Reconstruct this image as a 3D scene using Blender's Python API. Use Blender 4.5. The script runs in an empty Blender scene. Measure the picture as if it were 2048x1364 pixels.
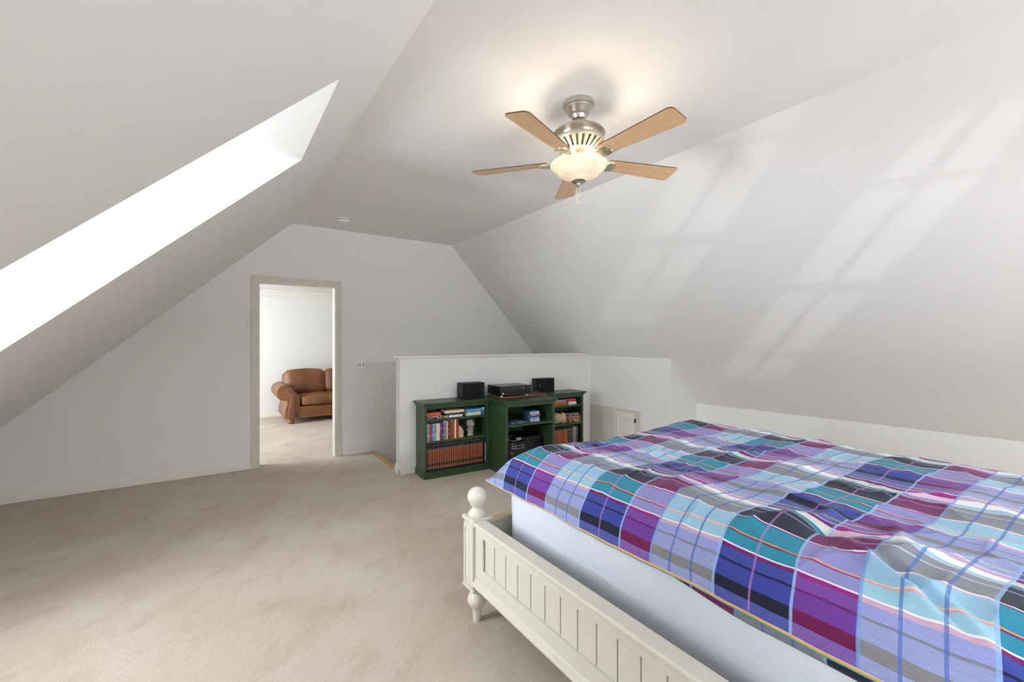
import bpy, bmesh, math, random
from mathutils import Vector, Matrix, noise
random.seed(7)
sc = bpy.context.scene
COL = sc.collection

# ------------------------------------------------------------------ camera, world, big lights, exposure
CAM_H = 1.38
cam_d = bpy.data.cameras.new('camera')
cam_d.sensor_width = 36.0
cam_d.lens = 864.0 / 2048.0 * 36.0
cam_d.shift_y = 1.0 / 2048.0
cam_d.clip_start = 0.02
cam = bpy.data.objects.new('camera', cam_d)
COL.objects.link(cam)
cam.location = (0, 0, CAM_H)
cam.rotation_euler = (math.pi / 2, 0, -math.atan2(592, 864))
sc.camera = cam

sc.view_settings.view_transform = 'Standard'
sc.view_settings.look = 'None'
sc.view_settings.gamma = 1.0
sc.view_settings.use_curve_mapping = False
sc.view_settings.exposure = 0.16
try:
    sc.cycles.max_bounces = 12
    sc.cycles.diffuse_bounces = 8
    sc.cycles.transparent_max_bounces = 12
except Exception:
    pass

world = bpy.data.worlds.new('sky')
sc.world = world
world.use_nodes = True
wn = world.node_tree
wn.nodes['Background'].inputs[0].default_value = (0.75, 0.86, 1.0, 1)
wn.nodes['Background'].inputs[1].default_value = 1.6


def area(name, loc, direction, sx, sy, power, color=(1, 1, 1), spread=math.pi):
    d = bpy.data.lights.new(name, 'AREA')
    d.shape = 'RECTANGLE'
    d.size = sx
    d.size_y = sy
    d.energy = power
    d.color = color
    d.spread = spread
    o = bpy.data.objects.new(name, d)
    COL.objects.link(o)
    o.location = loc
    o.rotation_euler = Vector(direction).to_track_quat('-Z', 'Y').to_euler()
    return o


DAY = (0.895, 0.955, 1.0)
# daylight entering through each window (placed outside the glass)
area('daylight_far_dormer', (-1.95, 2.325, 1.62), (1, 0, 0.05), 0.85, 1.35, 118, DAY)
area('daylight_near_dormer', (-2.5, -0.55, 2.45), (1, 0, -0.7), 0.95, 1.1, 150, DAY, 2.4)
for gx in (1.40, 3.05):
    # sky above, sunlit ground below, both seen through the windows of the wall behind the camera
    area('sky_through_gable_window', (gx, -4.0, 2.55), (0.0, 1, -0.75), 1.5, 1.1, 165, DAY, 2.4)
    area('ground_bounce_gable_window', (gx, -4.7, 0.50), (0.05, 1, 0.25), 1.8, 0.35, 215, (0.97, 0.985, 1.0))
area('daylight_next_room', (-2.25, 7.1, 1.35), (1, 0.05, -0.18), 2.0, 1.6, 185, DAY)


def glint(name, target, window, power):
    """sun reflected up off a pane outside, a small far source shining in through the narrow window"""
    w = Vector(window)
    d = (Vector(target) - w).normalized()
    ld_ = bpy.data.lights.new(name, 'SPOT')
    ld_.energy = power
    ld_.spot_size = math.radians(5.2)
    ld_.spot_blend = 0.1
    ld_.shadow_soft_size = 0.05
    ld_.color = (1.0, 0.99, 0.96)
    o = bpy.data.objects.new(name, ld_)
    COL.objects.link(o)
    o.location = w - d * 12
    o.rotation_euler = d.to_track_quat('-Z', 'Y').to_euler()


glint('sun_glint_a', (3.15, 2.15, 2.25), (0.15, -3.28, 1.50), 2200)
glint('sun_glint_b', (3.60, 1.25, 1.80), (0.15, -3.28, 1.50), 2200)

# ------------------------------------------------------------------ colour + material helpers
def lin(c):
    out = []
    for v in c[:3]:
        v = v / 255.0
        out.append(v / 12.92 if v <= 0.04045 else ((v + 0.055) / 1.055) ** 2.4)
    return tuple(out) + (1.0,)


class NT:
    def __init__(self, name):
        self.m = bpy.data.materials.new(name)
        self.m.use_nodes = True
        self.t = self.m.node_tree
        self.b = self.t.nodes['Principled BSDF']

    def n(self, typ, **kw):
        nd = self.t.nodes.new(typ)
        for k, v in kw.items():
            if k == 'inp':
                for a, b in v.items():
                    nd.inputs[a].default_value = b
            else:
                setattr(nd, k, v)
        return nd

    def l(self, a, b):
        self.t.links.new(a, b)

    def math(self, op, a, b=None, clamp=False):
        nd = self.n('ShaderNodeMath', operation=op, use_clamp=clamp)
        for i, v in enumerate((a, b)):
            if v is None:
                continue
            if hasattr(v, 'links'):
                self.l(v, nd.inputs[i])
            else:
                nd.inputs[i].default_value = v
        return nd.outputs[0]

    def mix(self, fac, a, b):
        nd = self.n('ShaderNodeMix', data_type='RGBA')
        for s, v in ((nd.inputs[0], fac), (nd.inputs[6], a), (nd.inputs[7], b)):
            if hasattr(v, 'links'):
                self.l(v, s)
            else:
                s.default_value = v
        return nd.outputs[2]

    def ramp(self, fac, stops, interp='LINEAR'):
        nd = self.n('ShaderNodeValToRGB')
        cr = nd.color_ramp
        cr.interpolation = interp
        while len(cr.elements) < len(stops):
            cr.elements.new(0.5)
        for e, (p, c) in zip(cr.elements, stops):
            e.position = p
            e.color = c
        self.l(fac, nd.inputs[0])
        return nd.outputs[0]

    def coord(self, kind='Object', scale=(1, 1, 1)):
        tc = self.n('ShaderNodeTexCoord')
        mp = self.n('ShaderNodeMapping')
        mp.inputs['Scale'].default_value = scale
        self.l(tc.outputs[kind], mp.inputs[0])
        return mp.outputs[0]

    def noise(self, vec, scale, detail=3, rough=0.5, dist=0.0):
        nd = self.n('ShaderNodeTexNoise')
        nd.inputs['Scale'].default_value = scale
        nd.inputs['Detail'].default_value = detail
        nd.inputs['Roughness'].default_value = rough
        nd.inputs['Distortion'].default_value = dist
        self.l(vec, nd.inputs['Vector'])
        return nd.outputs['Fac']

    def bump(self, h, strength, dist):
        nd = self.n('ShaderNodeBump')
        nd.inputs['Strength'].default_value = strength
        nd.inputs['Distance'].default_value = dist
        self.l(h, nd.inputs['Height'])
        self.l(nd.outputs[0], self.b.inputs['Normal'])

    def color(self, c):
        if hasattr(c, 'links'):
            self.l(c, self.b.inputs['Base Color'])
        else:
            self.b.inputs['Base Color'].default_value = c

    def set(self, rough=0.6, metal=0.0, spec=None):
        self.b.inputs['Roughness'].default_value = rough
        self.b.inputs['Metallic'].default_value = metal
        if spec is not None:
            self.b.inputs['Specular IOR Level'].default_value = spec
        return self.m


def mat_mottle(name, c1, c2, scale=6, rough=0.6, metal=0.0, stretch=(1, 1, 1), bump=0.0, bdist=0.002, spec=None, detail=4):
    m = NT(name)
    v = m.coord('Object', stretch)
    f = m.noise(v, scale, detail)
    f = m.ramp(f, [(0.3, (0, 0, 0, 1)), (0.7, (1, 1, 1, 1))])
    m.color(m.mix(f, lin(c1), lin(c2)))
    if bump:
        m.bump(f, bump, bdist)
    return m.set(rough, metal, spec)


def mat_wall(name, c):
    m = NT(name)
    v = m.coord('Object')
    big = m.noise(v, 1.3, 2)
    c2 = tuple(x * 0.985 for x in c)
    m.color(m.mix(big, lin(c), lin(c2)))
    fine = m.noise(v, 220, 2)
    m.bump(fine, 0.08, 0.002)
    return m.set(0.62, 0, 0.3)


M = {}
M['wall'] = mat_wall('wall_paint', (229, 229, 228))
M['ceil'] = mat_wall('ceiling_paint', (229, 229, 228))
M['trim'] = mat_mottle('trim_paint', (232, 229, 222), (226, 222, 214), 8, 0.4)
M['cream'] = mat_mottle('cream_casing_paint', (214, 208, 198), (208, 202, 190), 8, 0.42)


def mat_carpet():
    m = NT('beige_carpet')
    v = m.coord('Object')
    rot = m.n('ShaderNodeVectorRotate')
    rot.inputs['Angle'].default_value = -0.9
    m.l(v, rot.inputs['Vector'])
    mp = m.n('ShaderNodeMapping')
    mp.inputs['Scale'].default_value = (1.0, 1.9, 1.0)
    m.l(rot.outputs[0], mp.inputs[0])
    scuff = m.noise(mp.outputs[0], 2.6, 7, 0.70, 0.25)
    blot = m.noise(v, 1.15, 4, 0.55, 0.4)
    s1 = m.ramp(scuff, [(0.50, (0, 0, 0, 1)), (0.72, (1, 1, 1, 1))])
    s2 = m.ramp(blot, [(0.36, (0, 0, 0, 1)), (0.68, (1, 1, 1, 1))])
    c = m.mix(s2, lin((216, 203, 190)), lin((203, 186, 167)))
    c = m.mix(m.math('MULTIPLY', s1, 0.52), c, lin((178, 155, 133)))
    fine = m.noise(v, 210, 3, 0.75)
    mid = m.noise(v, 60, 3, 0.7)
    f2 = m.ramp(fine, [(0.34, (0.70, 0.69, 0.68, 1)), (0.66, (1.16, 1.16, 1.16, 1))])
    mul = m.n('ShaderNodeMix', data_type='RGBA', blend_type='MULTIPLY')
    mul.inputs[0].default_value = 0.55
    m.l(c, mul.inputs[6])
    m.l(f2, mul.inputs[7])
    m.color(mul.outputs[2])
    h = m.math('ADD', fine, m.math('MULTIPLY', mid, 0.8))
    m.bump(h, 0.7, 0.010)
    m.b.inputs['Sheen Weight'].default_value = 0.15
    return m.set(0.95, 0, 0.1)


M['carpet'] = mat_carpet()
M['oak'] = mat_mottle('oak_nosing', (205, 165, 95), (180, 138, 72), 6, 0.35, stretch=(8, 1, 8))
M['glass'] = NT('window_glass').m
g = M['glass'].node_tree
tr = g.nodes.new('ShaderNodeBsdfTransparent')
gl = g.nodes.new('ShaderNodeBsdfGlossy')
gl.inputs['Roughness'].default_value = 0.02
mx = g.nodes.new('ShaderNodeMixShader')
mx.inputs[0].default_value = 0.07
g.links.new(tr.outputs[0], mx.inputs[1])
g.links.new(gl.outputs[0], mx.inputs[2])
g.links.new(mx.outputs[0], g.nodes['Material Output'].inputs[0])

# ------------------------------------------------------------------ mesh helpers
class MB:
    def __init__(self):
        self.bm = bmesh.new()
        self.uv = None

    def poly_prism(self, pts, a, b, axis='y'):
        """closed 2-D polygon pts extruded from a to b along axis; pts are (x,z) for y, (y,z) for x, (x,y) for z"""
        def P(p, t):
            if axis == 'y':
                return (p[0], t, p[1])
            if axis == 'x':
                return (t, p[0], p[1])
            return (p[0], p[1], t)
        va = [self.bm.verts.new(P(p, a)) for p in pts]
        vb = [self.bm.verts.new(P(p, b)) for p in pts]
        n = len(pts)
        self.bm.faces.new(va)
        self.bm.faces.new(list(reversed(vb)))
        for i in range(n):
            self.bm.faces.new((va[i], va[(i + 1) % n], vb[(i + 1) % n], vb[i]))
        return self

    def box(self, x0, x1, y0, y1, z0, z1, mtx=None):
        r = bmesh.ops.create_cube(self.bm, size=1.0)
        s = Matrix.Translation(((x0 + x1) / 2, (y0 + y1) / 2, (z0 + z1) / 2)) @ Matrix.Diagonal((x1 - x0, y1 - y0, z1 - z0, 1))
        if mtx is not None:
            s = mtx @ s
        bmesh.ops.transform(self.bm, matrix=s, verts=r['verts'])
        return self

    def lathe(self, prof, seg=32, cx=0, cy=0, cz=0, mtx=None, cap=True):
        rings = []
        for r, z in prof:
            if r < 1e-5:
                p = Vector((cx, cy, cz + z))
                rings.append([self.bm.verts.new(mtx @ p if mtx else p)])
            else:
                ring = []
                for i in range(seg):
                    a = 2 * math.pi * i / seg
                    p = Vector((cx + r * math.cos(a), cy + r * math.sin(a), cz + z))
                    ring.append(self.bm.verts.new(mtx @ p if mtx else p))
                rings.append(ring)
        for A, B in zip(rings, rings[1:]):
            if len(A) == 1 and len(B) == 1:
                continue
            if len(A) == 1:
                for i in range(seg):
                    self.bm.faces.new((A[0], B[i], B[(i + 1) % seg]))
            elif len(B) == 1:
                for i in range(seg):
                    self.bm.faces.new((A[i], B[0], A[(i + 1) % seg]))
            else:
                for i in range(seg):
                    self.bm.faces.new((A[i], B[i], B[(i + 1) % seg], A[(i + 1) % seg]))
        if cap:
            for R_ in (rings[0], rings[-1]):
                if len(R_) > 2:
                    self.bm.faces.new(R_)
        return self

    def tube(self, path, r, seg=8, closed=False):
        pts = [Vector(p) for p in path]
        n = len(pts)
        rings = []
        for i, p in enumerate(pts):
            if closed:
                t = (pts[(i + 1) % n] - pts[i - 1]).normalized()
            else:
                t = (pts[min(i + 1, n - 1)] - pts[max(i - 1, 0)]).normalized()
            up = Vector((0, 0, 1)) if abs(t.z) < 0.9 else Vector((1, 0, 0))
            a = t.cross(up).normalized()
            b = t.cross(a).normalized()
            rr = r[i] if isinstance(r, (list, tuple)) else r
            rings.append([self.bm.verts.new(p + a * rr * math.cos(2 * math.pi * k / seg) + b * rr * math.sin(2 * math.pi * k / seg)) for k in range(seg)])
        m_ = n if closed else n - 1
        for i in range(m_):
            A, B = rings[i], rings[(i + 1) % n]
            for k in range(seg):
                self.bm.faces.new((A[k], A[(k + 1) % seg], B[(k + 1) % seg], B[k]))
        if not closed:
            self.bm.faces.new(rings[0])
            self.bm.faces.new(list(reversed(rings[-1])))
        return self

    def sphere(self, c, r, sc_=(1, 1, 1), sub=3):
        res = bmesh.ops.create_icosphere(self.bm, subdivisions=sub, radius=1.0)
        bmesh.ops.transform(self.bm, matrix=Matrix.Translation(c) @ Matrix.Diagonal((r * sc_[0], r * sc_[1], r * sc_[2], 1)), verts=res['verts'])
        return self

    def build(self, name, mat, parent=None, bevel=0.0, seg=2, smooth=None, fix=True):
        if fix:
            bmesh.ops.recalc_face_normals(self.bm, faces=self.bm.faces)
        me = bpy.data.meshes.new(name)
        self.bm.to_mesh(me)
        self.bm.free()
        if mat is not None:
            me.materials.append(mat)
        if smooth:
            for p in me.polygons:
                p.use_smooth = True
            if smooth < 180:
                me.set_sharp_from_angle(angle=math.radians(smooth))
        o = bpy.data.objects.new(name, me)
        COL.objects.link(o)
        if parent is not None:
            o.parent = parent
        if bevel:
            md = o.modifiers.new('bevel', 'BEVEL')
            md.width = bevel
            md.segments = seg
            md.limit_method = 'ANGLE'
            md.angle_limit = math.radians(40)
        return o


def tag(o, label=None, cat=None, group=None, kind=None):
    if label:
        o['label'] = label
    if cat:
        o['category'] = cat
    if group:
        o['group'] = group
    if kind:
        o['kind'] = kind
    return o


def thing(name, label, cat, loc=(0, 0, 0), rz=0.0, group=None):
    o = bpy.data.objects.new(name, None)
    o.empty_display_size = 0.1
    COL.objects.link(o)
    o.location = loc
    o.rotation_euler = (0, 0, rz)
    return tag(o, label, cat, group)


def struct(o):
    o['kind'] = 'structure'
    return o


def dup(root, loc, rz, label=None, group=None):
    r = root.copy()
    COL.objects.link(r)
    r.location = loc
    r.rotation_euler = (0, 0, rz)
    if label:
        r['label'] = label
    if group:
        r['group'] = group
    for ch in list(root.children):
        c = ch.copy()
        COL.objects.link(c)
        c.parent = r
        for g_ in ch.children:
            d = g_.copy()
            COL.objects.link(d)
            d.parent = c
    return r


def sheet(name, mat, us, vs, fn, thick, holes=(), parent=None):
    """a wall-like slab: grid us x vs, cells whose centre falls in a hole are left out; fn(u,v,t) -> point"""
    bm = bmesh.new()
    V = {}

    def vert(i, j, k):
        key = (i, j, k)
        if key not in V:
            V[key] = bm.verts.new(fn(us[i], vs[j], thick * k))
        return V[key]

    def keep(i, j):
        if i < 0 or j < 0 or i >= len(us) - 1 or j >= len(vs) - 1:
            return False
        u = (us[i] + us[i + 1]) / 2
        v = (vs[j] + vs[j + 1]) / 2
        return not any(h[0] < u < h[1] and h[2] < v < h[3] for h in holes)
    for i in range(len(us) - 1):
        for j in range(len(vs) - 1):
            if not keep(i, j):
                continue
            for k in (0, 1):
                bm.faces.new([vert(i, j, k), vert(i + 1, j, k), vert(i + 1, j + 1, k), vert(i, j + 1, k)])
            for (di, dj, a, b) in ((-1, 0, (i, j), (i, j + 1)), (1, 0, (i + 1, j), (i + 1, j + 1)), (0, -1, (i, j), (i + 1, j)), (0, 1, (i, j + 1), (i + 1, j + 1))):
                if not keep(i + di, j + dj):
                    bm.faces.new([vert(*a, 0), vert(*b, 0), vert(*b, 1), vert(*a, 1)])
    bmesh.ops.recalc_face_normals(bm, faces=bm.faces)
    me = bpy.data.meshes.new(name)
    bm.to_mesh(me)
    bm.free()
    me.materials.append(mat)
    o = bpy.data.objects.new(name, me)
    COL.objects.link(o)
    if parent:
        o.parent = parent
    else:
        struct(o)
    return o


# ------------------------------------------------------------------ ROOM SHELL
YE = 5.472          # far wall
YB = -3.2           # wall behind the camera
HC = 2.724          # flat ceiling
XL, XR = 0.71, 2.722
SL, SR = 0.937, 1.066
XKL = -1.62         # low wall on the left


def zL(x):
    return HC - SL * (XL - x)


def zR(x):
    return HC - SR * (x - XR)


# floor with the stair opening
sheet('floor', M['carpet'], [-2.4, 1.585, 4.16, 5.2], [YB - 0.2, 4.44, YE + 0.01, 9.2], lambda u, v, t: (u, v, -t), 0.12, holes=[(1.585, 4.16, 4.44, YE + 0.01)])
# flat ceiling
sheet('ceiling', M['ceil'], [XL, XR], [YB - 0.1, YE + 0.12], lambda u, v, t: (u, v, HC + t), 0.1)
# slopes; the left one has two dormer openings
DZ = 2.445
XD = XL - (HC - DZ) / SL
D1 = (1.843, 2.796)
D2 = (-1.03, -0.08)
sl_n = Vector((-SL, 0, 1)).normalized()
sheet('ceiling_slope', M['ceil'], [-1.95, XKL, XD, XL], [YB - 0.1, D2[0] - .0015, D2[1] + .0015, D1[0] - .0015, D1[1] + .0015, YE + 0.12],
      lambda u, v, t: Vector((u, v, zL(u))) + sl_n * t, 0.1,
      holes=[(-1.95, XD, D1[0] - .0015, D1[1] + .0015), (-1.95, XD, D2[0] - .0015, D2[1] + .0015)])
sr_n = Vector((SR, 0, 1)).normalized()
sheet('ceiling_slope', M['ceil'], [XR, 4.16, 5.2], [YB - 0.1, YE + 0.12], lambda u, v, t: Vector((u, v, zR(u))) + sr_n * t, 0.1)
# far wall with doorway
DX0, DX1, DTOP = 0.389, 1.180, 2.030
sheet('wall_far', M['wall'], [-2.4, DX0, DX1, 5.2], [-2.7, -0.02, DTOP, 2.95], lambda u, v, t: (u, YE + t, v), 0.12, holes=[(DX0, DX1, -0.02, DTOP)])
# wall behind the camera with two windows
WB = [(-0.06, 0.36), (0.75, 2.05), (2.40, 3.70)]
sheet('wall_back', M['wall'], [-2.4, WB[0][0], WB[0][1], WB[1][0], WB[1][1], WB[2][0], WB[2][1], 5.2], [0, 0.75, 2.2, 2.95], lambda u, v, t: (u, YB - t, v), 0.15,
      holes=[(a, b, 0.75, 2.2) for a, b in WB])
# low wall on the left, rising inside each dormer as its window wall
WIN = (0.92, 2.22)
for k, (a, b) in enumerate((D1, D2)):
    sheet('wall_left_dormer', M['wall'], [a, a + 0.07, b - 0.07, b], [0, WIN[0], WIN[1], DZ + 0.02], lambda u, v, t: (XKL - t, u, v), 0.16,
          holes=[(a + 0.07, b - 0.07, WIN[0], WIN[1])])
    for y, s in ((a, -1), (b, 1)):
        bmx = MB()
        bmx.poly_prism([(XD, DZ + .004), (XD + 0.0, DZ + 0.05), (XKL - 0.2, DZ + 0.05), (XKL - 0.2, zL(XKL) + .004), (XKL, zL(XKL) + .004)], y, y + s * 0.06, 'y')
        struct(bmx.build('wall_left_cheek', M['wall']))
    struct(MB().box(XKL - 0.2, XD + 0.001, a - 0.06, b + 0.06, DZ, DZ + 0.06).build('ceiling_dormer', M['ceil']))
for a, b in ((YB, D2[0]), (D2[1], D1[0]), (D1[1], YE)):
    struct(MB().box(XKL - 0.12, XKL, a, b, 0, zL(XKL) + 0.03).build('wall_left', M['wall']))

# low wall on the right (very slightly out of parallel), tall boxed section beyond it
kw = MB()
P0, P1 = (4.600, YB), (4.663, 2.965)
bmv = [kw.bm.verts.new(p) for p in [(P0[0], P0[1], 0), (P1[0], P1[1], 0), (P1[0] + .1, P1[1], 0), (P0[0] + .1, P0[1], 0),
                                    (P0[0], P0[1], zR(P0[0]) + .0), (P1[0], P1[1], zR(P1[0]) + .0), (P1[0] + .1, P1[1], zR(P1[0]) - .106), (P0[0] + .1, P0[1], zR(P0[0]) - .106)]]
for f in ((0, 1, 2, 3), (4, 5, 6, 7), (0, 1, 5, 4), (1, 2, 6, 5), (2, 3, 7, 6), (3, 0, 4, 7)):
    kw.bm.faces.new([bmv[i] for i in f])
struct(kw.build('wall_right', M['wall']))
XB = 4.160
bx = MB().poly_prism([(XB, -2.7), (XB, zR(XB)), (4.70, zR(4.70)), (4.70, -2.7)], 2.965, YE, 'y')
struct(bx.build('wall_right_box', M['wall']))

# half wall round the stair opening (turned about three degrees)
AH = math.radians(3.1)
PIV = Vector((1.57, 4.345, 0))
UH = Vector((math.cos(AH), -math.sin(AH), 0))
NH = Vector((math.sin(AH), math.cos(AH), 0))


def hw(u, v, z=0.0):
    return PIV + UH * u + NH * v + Vector((0, 0, z))


MH = Matrix.Translation(PIV) @ Matrix.Rotation(-AH, 4, 'Z')
struct(MB().box(0, 2.62, 0, 0.135, -0.12, 1.207, MH).build('wall_half', M['wall']))
struct(MB().box(-0.022, 2.60, -0.022, 0.157, 1.207, 1.228, MH).build('trim_1', M['trim'], bevel=0.006))
struct(MB().box(0, 2.55, 0.02, 0.135, -2.7, -0.12, MH).build('wall_stair', M['wall']))
struct(MB().box(1.45, 1.582, 4.44, YE, -2.7, -0.12).build('wall_stair', M['wall']))


def base_prof(h=0.085, d=0.014):
    return [(0, 0), (-d, 0), (-d, h * 0.66), (-d * 0.45, h * 0.70), (-d * 0.45, h * 0.93), (-d * 0.1, h), (0, h)]


def baseboard(name, p0, p1, side, h=0.085, d=0.014):
    """runs p0->p1; profile sticks out to `side` (unit vector)"""
    m = MB()
    a = Vector(p0)
    b = Vector(p1)
    s = Vector(side)
    pr = base_prof(h, d)
    A = [m.bm.verts.new(a + s * (-x) + Vector((0, 0, z))) for x, z in pr]
    B = [m.bm.verts.new(b + s * (-x) + Vector((0, 0, z))) for x, z in pr]
    n = len(pr)
    m.bm.faces.new(A)
    m.bm.faces.new(list(reversed(B)))
    for i in range(n):
        m.bm.faces.new((A[i], A[(i + 1) % n], B[(i + 1) % n], B[i]))
    return struct(m.build(name, M['trim']))


CW = 0.072
baseboard('baseboard_far', (XKL, YE, 0), (DX0 - CW, YE, 0), (0, -1, 0))
baseboard('baseboard_far', (DX1 + CW + 0.006, YE, 0), (1.56, YE, 0), (0, -1, 0))
baseboard('baseboard_half', hw(-0.014, 0), hw(2.6, 0), -NH)
baseboard('baseboard_half', hw(0, -0.014), hw(0, 0.149), -UH)
baseboard('baseboard_left', (XKL, YB, 0), (XKL, YE, 0), (1, 0, 0))
baseboard('baseboard_right', (4.60, YB, 0), (4.663, 2.965, 0), (-1, 0, 0))
baseboard('baseboard_back', (XKL, YB, 0), (4.6, YB, 0), (0, 1, 0))

# door casing: stepped profile on both sides of the doorway + jamb lining
def casing(name, y, s):
    m = MB()
    steps = [(0.0, 0.030, 0.010), (0.030, 0.052, 0.015), (0.052, CW, 0.021)]
    for a, b, d in steps:
        y0, y1 = sorted((y, y + s * d))
        m.box(DX0 - b, DX0 - a, y0, y1, 0, DTOP + b)
        m.box(DX1 + a, DX1 + b, y0, y1, 0, DTOP + b)
        m.box(DX0 - a, DX1 + a, y0, y1, DTOP + a, DTOP + b)
    return m.build(name, M['cream'], bevel=0.0015)


struct(casing('door_1', YE, -1))
struct(casing('door_2', YE + 0.12, 1))
lin_ = MB()
lin_.box(DX0 - 0.001, DX0 + 0.006, YE - .004, YE + 0.124, 0, DTOP)
lin_.box(DX1 - 0.006, DX1 + 0.001, YE - .004, YE + 0.124, 0, DTOP)
lin_.box(DX0, DX1, YE - .004, YE + 0.124, DTOP - 0.006, DTOP + 0.001)
struct(lin_.build('trim_2', M['cream']))

# stair edge: oak nosing and the treads going down behind the half wall
st = thing('staircase', 'oak stair edge dropping away between the far wall and the half wall', 'stairs', (1.585, 4.97, 0))
MB().box(-0.004, 0.056, -0.50, 0.50, -0.035, 0.002).build('nosing', M['oak'], st, bevel=0.005)
for k in range(10):
    MB().box(0.02 + 0.245 * k, 0.29 + 0.245 * k, -0.47, 0.475, -0.22 - 0.19 * k, -0.19 - 0.19 * k).build('tread', M['oak'], st)
    MB().box(0.003 + 0.245 * k, 0.018 + 0.245 * k, -0.47, 0.475, -0.19 - 0.19 * k, -0.036 - 0.19 * k).build('riser', M['oak'], st)
MB().poly_prism([(0.0, -0.40), (0.0, -0.004), (0.06, -0.012), (2.4, -1.88), (2.4, -2.2)], 0.476, 0.500, 'y').build('skirt_board', M['oak'], st, bevel=0.003)
struct(MB().box(1.4, 4.3, 4.2, 5.6, -2.8, -2.7).build('floor_stairwell', M['carpet']))

# windows
def window(idx, cx, cy, z0, z1, w, facing):
    """facing: 'x' (opening in a wall of constant x) or 'y'"""
    m = MB()
    fr = 0.045
    h = z1 - z0

    def bxx(a, b, c, d, dep=0.05):
        if facing == 'x':
            m.box(cx - dep / 2, cx + dep / 2, cy + a, cy + b, c, d)
        else:
            m.box(cx + a, cx + b, cy - dep / 2, cy + dep / 2, c, d)
    bxx(-w / 2, -w / 2 + fr, z0, z1)
    bxx(w / 2 - fr, w / 2, z0, z1)
    bxx(-w / 2 + fr, w / 2 - fr, z0, z0 + fr)
    bxx(-w / 2 + fr, w / 2 - fr, z1 - fr, z1)
    root = struct(m.build('window_%d' % idx, M['trim']))
    m = MB()
    bxx(-w / 2 + fr, w / 2 - fr, z0 + h * .5 - .02, z0 + h * .5 + .02, 0.04)
    m.build('meeting_rail', M['trim'], root)
    m = MB()
    for q in (0.26, 0.76):
        bxx(-w / 2 + fr, w / 2 - fr, z0 + h * q - .009, z0 + h * q + .009, 0.02)
    bxx(-.009, .009, z0 + fr, z0 + h * .5 - .02, 0.018)
    bxx(-.009, .009, z0 + h * .5 + .02, z1 - fr, 0.018)
    m.build('muntin', M['trim'], root)
    m = MB()
    bxx(-w / 2 + fr, w / 2 - fr, z0 + fr, z1 - fr, 0.004)
    m.build('pane', M['glass'], root)
    return root


window(1, XKL - 0.10, (D1[0] + D1[1]) / 2, WIN[0], WIN[1], D1[1] - D1[0] - .14, 'x')
window(2, XKL - 0.10, (D2[0] + D2[1]) / 2, WIN[0], WIN[1], D2[1] - D2[0] - .14, 'x')
window(3, 1.40, YB - 0.08, 0.75, 2.2, 1.3, 'y')
window(4, 3.05, YB - 0.08, 0.75, 2.2, 1.3, 'y')
w6 = window(6, 0.15, YB - 0.08, 0.75, 2.2, 0.42, 'y')
arc = MB()
for s_ in (-1, 1):
    arc.tube([(0.15 + s_ * (0.165 - 0.165 * (1 - math.cos(t * math.pi / 20))), YB - 0.08, 1.62 + 0.52 * math.sin(t * math.pi / 20)) for t in range(11)], 0.009, 6)
arc.build('arched_muntin', M['trim'], w6, smooth=180)

# the next room, seen through the doorway
YN = 9.0
sheet('wall_next_far', M['wall'], [-2.2, 5.2], [0, 2.5], lambda u, v, t: (u, YN + t, v), 0.1)
sheet('wall_next_left', M['wall'], [YE + .1, 6.2, 8.0, YN + .1], [0, 0.6, 2.1, 2.5], lambda u, v, t: (-2.1 - t, u, v), 0.1, holes=[(6.2, 8.0, 0.6, 2.1)])
sheet('wall_next_right', M['wall'], [YE + .1, YN + .1], [0, 2.5], lambda u, v, t: (5.0 + t, u, v), 0.1)
sheet('ceiling_next', M['ceil'], [-2.2, 5.2], [YE + .12, YN + .1], lambda u, v, t: (u, v, 2.31 + t), 0.1)
window(5, -2.15, 7.1, 0.6, 2.1, 1.8, 'x')
cr = MB()
cr.poly_prism([(YN, 2.31), (YN - 0.10, 2.31), (YN - 0.095, 2.285), (YN - 0.06, 2.26), (YN - 0.035, 2.215), (YN - 0.02, 2.20), (YN - 0.018, 2.17), (YN, 2.17)], -2.1, 5.0, 'x')
struct(cr.build('trim_3', M['trim']))
baseboard('baseboard_next', (-2.1, YN, 0), (5.0, YN, 0), (0, -1, 0), 0.075)
baseboard('baseboard_next', (-2.1, YE + .12, 0), (-2.1, YN, 0), (1, 0, 0), 0.075)

# ------------------------------------------------------------------ WALL FITTINGS
M['plastic'] = mat_mottle('white_plastic', (238, 236, 230), (234, 232, 226), 4, 0.35)
M['dark'] = mat_mottle('dark_slot', (40, 38, 36), (30, 29, 28), 8, 0.6)
sw = thing('light_switch', 'white double toggle light switch plate on the far wall beside the doorway', 'light switch', (1.488, YE, 1.095))
MB().box(-0.058, 0.058, -0.007, 0.0, -0.057, 0.057).build('cover_plate', M['plastic'], sw, bevel=0.004)
for x in (-0.023, 0.023):
    MB().box(x - 0.006, x + 0.006, -0.0085, -0.006, -0.014, 0.014).build('toggle_slot', M['dark'], sw)
    MB().box(x - 0.004, x + 0.004, -0.019, -0.007, 0.0, 0.010).build('toggle', M['plastic'], sw, bevel=0.0015)

sm = thing('smoke_detector', 'round white smoke detector on the flat ceiling near the far wall', 'smoke detector', (1.14, 4.94, HC))
MB().lathe([(0.0, 0.0), (0.068, 0.0), (0.068, -0.014), (0.0, -0.014)], 40).build('mounting_base', M['plastic'], sm, smooth=35)
MB().lathe([(0.0, -0.0135), (0.058, -0.0135), (0.058, -0.019), (0.0, -0.019)], 40).build('vent_gap', M['dark'], sm, smooth=35)
MB().lathe([(0.0, -0.0185), (0.062, -0.0185), (0.064, -0.024), (0.058, -0.038), (0.045, -0.044), (0.0, -0.046)], 40).build('cover', M['plastic'], sm, smooth=35)

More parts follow.
